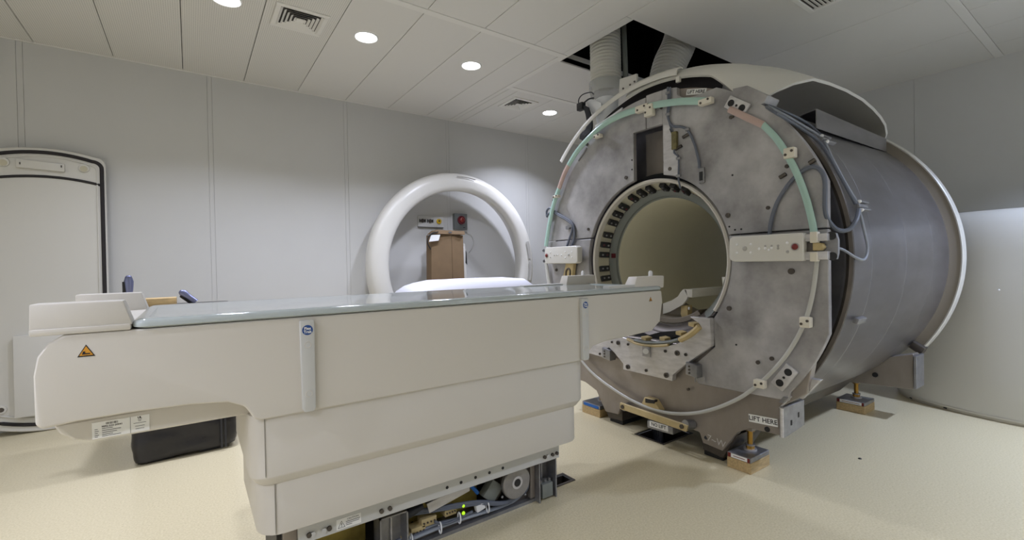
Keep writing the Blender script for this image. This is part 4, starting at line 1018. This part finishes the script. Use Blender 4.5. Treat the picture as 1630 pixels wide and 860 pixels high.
ringprof([(.855, 4.160), (.875, 4.165), (.895, 4.160)], 73, 86, 8).build('side_marker', 'btn_grey', RC)
ringprof([(.855, 4.160), (.875, 4.165), (.895, 4.160)], 88, 102, 8).build('side_marker', 'btn_grey', RC)

# socket panel, emergency box, black outlet, on the wall
o = thing('socket_panel', (2.10, Y1-.006, 1.49), 'white wall plate with three sockets, the last one yellow', 'socket')
MB().box(1.957, 2.25, Y1-.022, Y1-.0045, 1.487, 1.60).build('plate', 'wall', o, bevel=.003)
MB().box(1.957, 2.25, Y1-.024, Y1-.0045, 1.482, 1.4865).build('lower_edge', 'grille_dark', o, smooth=False)
for x, mt in ((2.007, 'dark_steel'), (2.094, 'dark_steel'), (2.196, 'yellow')):
    s_ = MB().cyl((x, Y1-.022, 1.551), (x, Y1-.034, 1.551), .027 if mt == 'yellow' else .02, n=20).build('socket', mt, o)
    if mt != 'yellow':
        for k in (-1, 1): MB().box(x+k*.030-.006, x+k*.030+.006, Y1-.028, Y1-.022, 1.535, 1.567).build('socket_wing', 'ink', s_, smooth=False)
    else: MB().cyl((x, Y1-.034, 1.555), (x, Y1-.037, 1.555), .010, n=14).build('socket_centre', 'dark_steel', s_)
o = thing('emergency_stop_box', (2.45, Y1-.006, 1.47), 'grey wall box with a dark red mushroom stop button', 'switch')
MB().box(2.372, 2.53, Y1-.055, Y1-.0045, 1.47, 1.645).build('box', 'outlet_box', o, bevel=.006)
MB().cyl((2.452, Y1-.055, 1.572), (2.452, Y1-.07, 1.572), .046, n=24).build('collar', 'dark_red', o)
MB().dome((2.452, Y1-.07, 1.572), (0, -1, 0), .032, .022, n=20).build('mushroom_button', 'red', o)
MB().box(2.475, 2.50, Y1-.057, Y1-.0545, 1.488, 1.496).build('name_strip', 'ink', o, smooth=False)
o = tag(MB().box(1.44, 1.56, Y1-.05, Y1-.0045, .76, .921).build('wall_outlet', 'black', bevel=.004), 'black rectangular outlet low on the wall by the ring cover', 'outlet')
tag(MB().tube(crom([(2.54, Y1-.012, 1.44), (2.60, Y1-.012, 1.41), (2.63, Y1-.012, 1.33), (2.60, Y1-.012, 1.26), (2.565, Y1-.012, 1.22)], 6), .004, 6).build('wall_wire', 'joint'), 'thin pale wire looping on the wall beside the cardboard box', 'wire')

# cardboard box
CB = thing('cardboard_box', (2.16, 4.28, 0), 'tall brown cardboard box with closed lid standing inside the white ring', 'box')
def cbp(b, n, mt, **k): return b.build(n, mt, CB, **k)
cbp(MB().prism([(1.955, 4.20, 0), (2.20, 4.18, 0), (2.19, 4.18, 1.39), (1.975, 4.20, 1.385)], (0, .12, 0)), 'carton_front', 'card', bevel=.003)
cbp(MB().prism([(2.203, 4.18, 0), (2.36, 4.20, 0), (2.335, 4.20, 1.385), (2.193, 4.18, 1.39)], (0, .12, 0)), 'carton_side', 'card', bevel=.003)
cbp(MB().prism([(1.97, 4.165, 1.392), (2.34, 4.165, 1.392), (2.345, 4.185, 1.43), (2.03, 4.185, 1.435)], (0, .13, 0)), 'lid', 'card', bevel=.003)
cbp(MB().prism([(1.93, 4.16, 1.312), (2.035, 4.16, 1.325), (2.055, 4.16, 1.385), (1.955, 4.16, 1.38)], (0, .003, 0)), 'paper_note', 'label', smooth=False)
cbp(MB().tube(crom([(2.03, 4.158, 1.412), (1.96, 4.155, 1.395), (1.915, 4.155, 1.345), (1.915, 4.155, 1.29), (1.945, 4.155, 1.235)], 6), .006, 6), 'black_strap', 'black')
cbp(MB().box(2.15, 2.185, 4.163, 4.167, 1.405, 1.42), 'silver_tape', 'galv', smooth=False)
BO = thing('leaning_board', (2.40, 4.3, 0), 'narrow white board with a dark slot leaning beside the cardboard box', 'board')
MB().prism([(2.365, 4.22, 0), (2.42, 4.22, 0), (2.39, 4.26, 1.30), (2.35, 4.26, 1.30)], (0, .012, 0)).build('board', 'cover_white', BO, bevel=.002, seg=1)
MB().prism([(2.378, 4.229, 1.10), (2.395, 4.229, 1.08), (2.392, 4.232, 1.21), (2.385, 4.232, 1.23)], (0, .006, 0)).build('dark_slot', 'black', BO, smooth=False)

# sheet-covered stretcher behind the table
ST = MB()
prof_x = [(1.40, .30), (1.46, .86), (1.53, .90), (1.62, .928), (1.75, .945), (1.95, .950), (2.2, .948), (2.45, .945), (2.58, .938), (2.64, .90), (2.67, .80), (2.69, .02)]
cols = []
ysec = [(3.38, -1), (3.40, -.12), (3.42, -.02), (3.47, 0), (3.65, .006), (3.83, 0), (3.88, -.02), (3.90, -.12), (3.92, -1)]
V = []
for i, (x, z) in enumerate(prof_x):
    if i == 0: z = .02
    for (y, dz) in ysec:
        zz = .02 if dz == -1 else max(.02, z+dz)
        V.append((x+.006*math.sin(9*y+3*i), y+.006*math.sin(17*x)*(1 if abs(dz) > .05 else 0), zz+.003*math.sin(23*x+11*y)*(0 if dz == -1 else 1)))
k = len(ysec)
ST.add(V, [(i*k+j, (i+1)*k+j, (i+1)*k+j+1, i*k+j+1) for i in range(len(prof_x)-1) for j in range(k-1)])
tag(ST.build('draped_stretcher', 'sheet', angle=60, solid=.004), 'stretcher draped in a white sheet behind the patient table', 'stretcher')

# black wrapped load with plank and blue bars on top
BG = thing('wrapped_bundle', (-.03, 3.45, 0), 'black plastic wrapped bundle strapped together on the floor behind the table', 'bundle')
m_ = 44; V = []
P0 = rrect(-.035, 3.45, .50, .46, .05, 6); P = []
for (xa, ya), (xb, yb) in zip(P0, P0[1:]+P0[:1]):
    kk = max(1, int(math.hypot(xb-xa, yb-ya)/.02)); P += [(xa+(xb-xa)*q/kk, ya+(yb-ya)*q/kk) for q in range(kk)]
nn = len(P)
for l in range(m_+1):
    z = .012+.85*l/m_; edge = .955 if l in (0, m_) else .985 if l in (1, m_-1) else 1.0
    for i, (x, y) in enumerate(P):
        # creases of the wrap: long slanting folds, pinched at the straps
        pinch = max(0, 1-abs(x-.14)/.10)
        w = .010*math.sin(38*z+5*x+2*math.sin(7*x))+.006*math.sin(71*z-11*x+3*y)*(1-.4*pinch)+.004*math.sin(23*x+9*z)-.012*pinch
        s_ = edge*(1+w)
        V.append((-.035+(x+.035)*s_, 3.45+(y-3.45)*s_, z+(.03*(x+.3) if l < 2 else 0)))
F = [tuple(range(nn))[::-1], tuple(range(m_*nn, (m_+1)*nn))]
for l in range(m_): F += [(l*nn+i, l*nn+(i+1) % nn, (l+1)*nn+(i+1) % nn, (l+1)*nn+i) for i in range(nn)]
MB().add(V, F).build('plastic_wrap', 'bag', BG, angle=50)
for x in (.125, .145): MB().box(x, x+.010, 3.196, 3.70, .03, .03).build('strap', 'cable_dark', BG) if False else MB().box(x, x+.010, 3.20, 3.207, .02, .85).build('strap', 'cable_dark', BG, smooth=False)
for x in (-.22, .02): MB().box(x, x+.12, 3.26, 3.64, .0, .03).build('skid', 'black', BG)
tag(MB().box(-.215, -.07, 3.26, 3.40, .8635, .916).build('wood_plank', 'wood', bevel=.002), 'short raw wooden plank lying on the black bundle', 'plank')
def blue_bar(p0, p1, w, label, name):
    p0, p1 = Vector(p0), Vector(p1); d = (p1-p0).normalized(); s_ = Vector((0, 1, 0)); u = d.cross(s_)
    t = thing(name, p0, label, 'tool')
    pts = [p0+d*((p1-p0).length*i/6) for i in range(7)]
    MB().tube(pts, [w*.85, w*.85, w*.85, w*.85, w, w*1.1, w*.7], 12, flat=((0, 1, 0), .7)).build('shaft', 'blue_metal', t)
    MB().tube([p+u*w*.9 for p in pts[:6]], [w*.5]*6, 8).build('black_grip', 'black', t)
    MB().dome(p1-d*.004, d, w*.75, w*.5).build('end_cap', 'blue_metal', t)
blue_bar((-.281, 3.30, .866), (-.282, 3.30, 1.045), .020, 'upright blue and black metal bar sticking up behind the table', 'clamp_bar')
blue_bar((.022, 3.30, .884), (-.050, 3.30, .950), .020, 'slanted blue and black metal bar beside the wooden plank', 'clamp_bar')

# =================================================================== RIGHT: curved side cover on the floor
SC = thing('side_cover', (4.5, .35, 0), 'large curved white scanner side cover standing before the back wall', 'cover')
foot = crom([(4.78, 1.245, 0), (4.62, 1.225, 0), (4.47, 1.15, 0), (4.37, 1.05, 0), (4.29, .88, 0), (4.235, .68, 0), (4.21, .45, 0), (4.205, .2, 0), (4.22, -.05, 0), (4.28, -.28, 0), (4.40, -.45, 0), (4.6, -.54, 0)], 5)
n = len(foot); lv = [(.02, .0), (.05, -.004), (.3, -.012), (.7, -.018), (1.1, -.008), (1.2, .008), (1.28, .035), (1.33, .07), (1.365, .12), (1.38, .18), (1.385, .26)]
V = []; ce = Vector((4.9, .35, 0))
for z, ins in lv:
    for p in foot:
        d = Vector((ce.x-p.x, (ce.y-p.y)*.6, 0)).normalized(); q = p+d*ins; V.append((q.x, q.y, z))
b = MB().add(V, [(l*n+i, l*n+i+1, (l+1)*n+i+1, (l+1)*n+i) for l in range(len(lv)-1) for i in range(n-1)])
b.build('shell', 'cover_white', SC, angle=70, solid=.008)
b = MB(); V = []
for z, ins in ((.0, .012), (.026, .008), (.028, -.006), (.034, -.006)):
    for p in foot:
        d = Vector((ce.x-p.x, (ce.y-p.y)*.6, 0)).normalized(); q = p+d*ins; V.append((q.x, q.y, z))
b.add(V, [(l*n+i, l*n+i+1, (l+1)*n+i+1, (l+1)*n+i) for l in range(3) for i in range(n-1)]).build('base_flange', 'white', SC, angle=40)
for i in (13, 20, 36):
    p = foot[i]; d = Vector((ce.x-p.x, (ce.y-p.y)*.6, 0)).normalized(); tg = d.cross(Vector((0, 0, 1)))
    MB().obox(p+Vector((0, 0, .018))+d*.008, tg*.01, d*.002, Vector((0, 0, .009))).build('flange_slot', 'black', SC, smooth=False)
MB().dome(fx(1590, 462, 4.20), (-1, 0, 0), .006, .003).build('highlight_dot', 'btn', SC)  # highlight on the shell, put in as a small pale dome
# small scrap on the floor
tag(MB().dome((2.9, .93, .0), (0, 0, 1), .009, .006, n=8).build('floor_plug', 'black'), 'tiny dark plug lying on the floor right of the magnet', 'plug')
